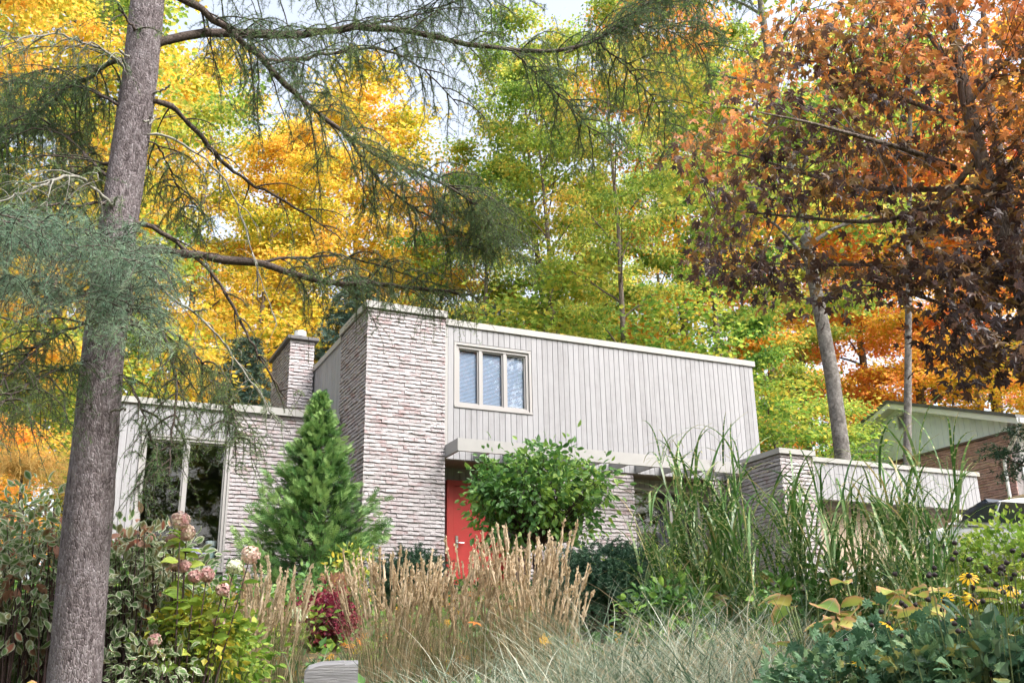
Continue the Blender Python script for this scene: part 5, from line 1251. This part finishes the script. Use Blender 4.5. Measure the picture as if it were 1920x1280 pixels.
# dark pine at the driveway edge
def pine():
    D = 15.0; g = gpos(1985, D, 900); t = thing('pruned_pine', 'dark tufted pine boughs in front of the neighbour downspout', 'tree', g); tb = Buf(); lb = Buf()
    top = ath(1975, 700, D) - g; tubes(tb, smoothpath([(0, 0, -.1), top * .5 + (.1, 0, 0), top], 10), np.linspace(.07, .03, 10), 7)
    for x, y in ((1908, 812), (1882, 852), (1915, 868), (1893, 893), (1862, 850), (1930, 838), (1945, 900), (1960, 740), (1990, 820)):
        p = ath(x, y, D + rng.normal() * .2) - g; q0 = top * (.6 + .3 * rng.random()); tubes(tb, smoothpath([q0, (q0 + p) / 2 - (0, 0, .05), p], 8), np.linspace(.016, .006, 8), 5)
        n = 60; v = rng.normal(size=(n, 3)) * (.095, .095, .05); stamp(lb, YEW_TUFT, p + v, unit(v + (0, 0, .12)), rdir(n), .06 + .02 * rng.random(n))
    obj('trunk', tb.mesh('trunk', True), M['branch_bark'], t); obj('crown', lb.mesh('crown'), M['yew'], t)
pine()

# low plants and litter over the whole bed, nobody could count them
def cover():
    n = 14000; x = rng.uniform(-4, 14, n); y = 4.8 + 12.0 * rng.random(n); keepm = ~((x > 14.2)) & ~((x > 6.5) & (x < 8.4) & (y > 16.1)); x, y = x[keepm], y[keepm]; n = len(x)
    pos = np.stack([x, y, gz(x, y) + .02 + .16 * rng.random(n) ** 2], 1); b = Buf()
    stamp(b, KITE, pos, rdir(n, .2), rdir(n, 1.2), .06 + .08 * rng.random(n)); o = obj('ground_cover', b.mesh('ground_cover'), M['dogwood']); tag(o, 'low green ground cover over the sloping bed', 'ground cover', kind='stuff')
    n = 3600; x = rng.uniform(-10, 20, n); y = rng.uniform(4, 32, n); inh = (x > .9) & (x < 18.5) & (y > 15.2) & (y < 24.1); x, y = x[~inh], y[~inh]; n = len(x)
    pos = np.stack([x, y, gz(x, y) + .05 + .12 * rng.random(n)], 1); b = Buf(); stamp(b, MAPLE, pos, rdir(n, .1), rdir(n, 1.5), .08 + .05 * rng.random(n)); o = obj('fallen_leaves', b.mesh('fallen_leaves'), M['leaf_amber']); tag(o, 'fallen orange and yellow leaves on the ground', 'leaves', kind='stuff')
cover()
for i, (x, y, D) in enumerate([(1115, 1066, 12.75), (1012, 1205, 9.2), (893, 1165, 9.3)]):
    p = ath(x, y, D); b = Buf(); stamp(b, MAPLE, np.zeros((1, 3)), rdir(1), np.array([[-.3, -.8, .5]]), np.array([.13])); o = obj('fallen_leaf', b.mesh('fallen_leaf'), M['leaf_amber']); o.location = p
    tag(o, ['orange fallen leaf caught on the dark spreading yew', 'orange fallen leaf in the tallest reed clump', 'orange fallen leaf in the reeds before the door'][i], 'leaf')

# ------------------------------------------------------------------ the car on the driveway
def car():
    cx, y0 = 16.3, 10.85; g = gzf(cx, y0) + .07; t = thing('parked_car', 'white hatchback car parked on the driveway behind the flower border', 'car', (cx, y0, g))
    t.rotation_euler = (math.atan2(gzf(cx, 14) - gzf(cx, 10), 4.0), 0, 0)
    W = M['car_white'] = plain('white_car_paint', (.78,.79,.80), .18); GL = plain('car_glass', (.02,.025,.035), .04); BK = plain('car_black', (.02,.02,.02), .6)
    # side outline stations along the length: (y, sill z, belt z, half width)
    st = [(0, .45, .78, .60), (.06, .35, .95, .74), (.5, .28, 1.0, .84), (1.4, .26, .98, .88), (2.4, .26, .96, .88), (3.0, .26, .93, .87), (3.7, .28, .86, .84), (4.15, .32, .74, .74), (4.28, .42, .62, .58)]
    V = []; 
    for y, zs, zb, hw in st: V += [(-hw * .9, y, zs), (-hw, y, (zs * .6 + zb * .4)), (-hw * .985, y, zb - .12), (-hw * .90, y, zb), (0, y, zb + .035), (hw * .90, y, zb), (hw * .985, y, zb - .12), (hw, y, zs * .6 + zb * .4), (hw * .9, y, zs)]
    k = 9; F = [(i * k + j, i * k + j + 1, (i + 1) * k + j + 1, (i + 1) * k + j) for i in range(len(st) - 1) for j in range(k - 1)]
    F += [(i * k + k - 1, i * k, (i + 1) * k, (i + 1) * k + k - 1) for i in range(len(st) - 1)]
    e = (len(st) - 1) * k; T = [(0, j + 1, j) for j in range(1, k - 1)] + [(e, e + j, e + j + 1) for j in range(1, k - 1)]
    o = obj('body', mesh_np('body', V, [F, T], None, True), W, t); m = o.modifiers.new('sub', 'SUBSURF'); m.levels = 2; m.render_levels = 2
    rt = [(.35, 1.02, .70), (.62, 1.33, .60), (1.1, 1.46, .58), (1.9, 1.50, .58), (2.5, 1.44, .58), (3.3, .97, .74)]
    V = []
    for y, z, hw in rt: V += [(-.80 + 0 * hw, y, .93), (-hw - .03, y, max(z - .07, .94)), (-hw * .8, y, z), (0, y, z + .02), (hw * .8, y, z), (hw + .03, y, max(z - .07, .94)), (.80, y, .93)]
    k = 7; F = [(i * k + j, i * k + j + 1, (i + 1) * k + j + 1, (i + 1) * k + j) for i in range(len(rt) - 1) for j in range(k - 1)]
    o = obj('roof', mesh_np('roof', V, [F], None, True), W, t); m = o.modifiers.new('sub', 'SUBSURF'); m.levels = 2; m.render_levels = 2
    for s in (-1, 1):
        for nm, a in (('rear_side_window', [(.62, 1.03), (1.35, 1.02), (1.35, 1.36), (.95, 1.34), (.72, 1.24)]), ('side_window', [(1.43, 1.02), (2.2, 1.01), (2.2, 1.39), (1.43, 1.365)]), ('side_window', [(2.28, 1.01), (3.08, .985), (2.55, 1.33), (2.28, 1.385)])):
            P = [(s * (.845 - (z - .93) * .42), y, z) for y, z in a]; n = len(P); P2 = [(x - s * .1, y, z) for x, y, z in P]
            obj(nm, mesh_np(nm, P + P2, [[(0, i, i + 1) for i in range(1, n - 1)], [(i, i + n, (i + 1) % n + n, (i + 1) % n) for i in range(n)]]), GL, t)
        b = Buf(); b.box(s * .93 - .09, s * .93 + .09, 2.86, 2.95, 1.0, 1.13); mo = obj('mirror', b.mesh('mirror'), W, t); mo.modifiers.new('b', 'BEVEL').width = .03
        for yc in (.85, 3.45):
            b = Buf(); tubes(b, [(s * .68, yc, .31), (s * .681, yc, .31), (s * .88, yc, .31), (s * .881, yc, .31)], [.2, .31, .31, .2], 24); wh = obj('wheel', b.mesh('wheel', False), BK, t)
            b = Buf(); tubes(b, [(s * .87, yc, .31), (s * .885, yc, .31), (s * .89, yc, .31)], [.19, .19, .01], 18); obj('rim', b.mesh('rim'), M['metal'], wh)
    for nm, a, ym in (('windshield', [(-.66, 3.26, 1.0), (.66, 3.26, 1.0), (.54, 2.6, 1.41), (-.54, 2.6, 1.41)], (0, .03, .03)), ('rear_window', [(-.6, .44, 1.1), (.6, .44, 1.1), (.52, .66, 1.35), (-.52, .66, 1.35)], (0, -.03, .03))):
        P = [tuple(np.array(p) + ym) for p in a]; P2 = [tuple(np.array(p) - np.array(ym)) for p in a]; obj(nm, mesh_np(nm, P + P2, [[(0, 1, 2, 3), (7, 6, 5, 4), (0, 4, 5, 1), (1, 5, 6, 2), (2, 6, 7, 3), (3, 7, 4, 0)]]), GL, t)
car()
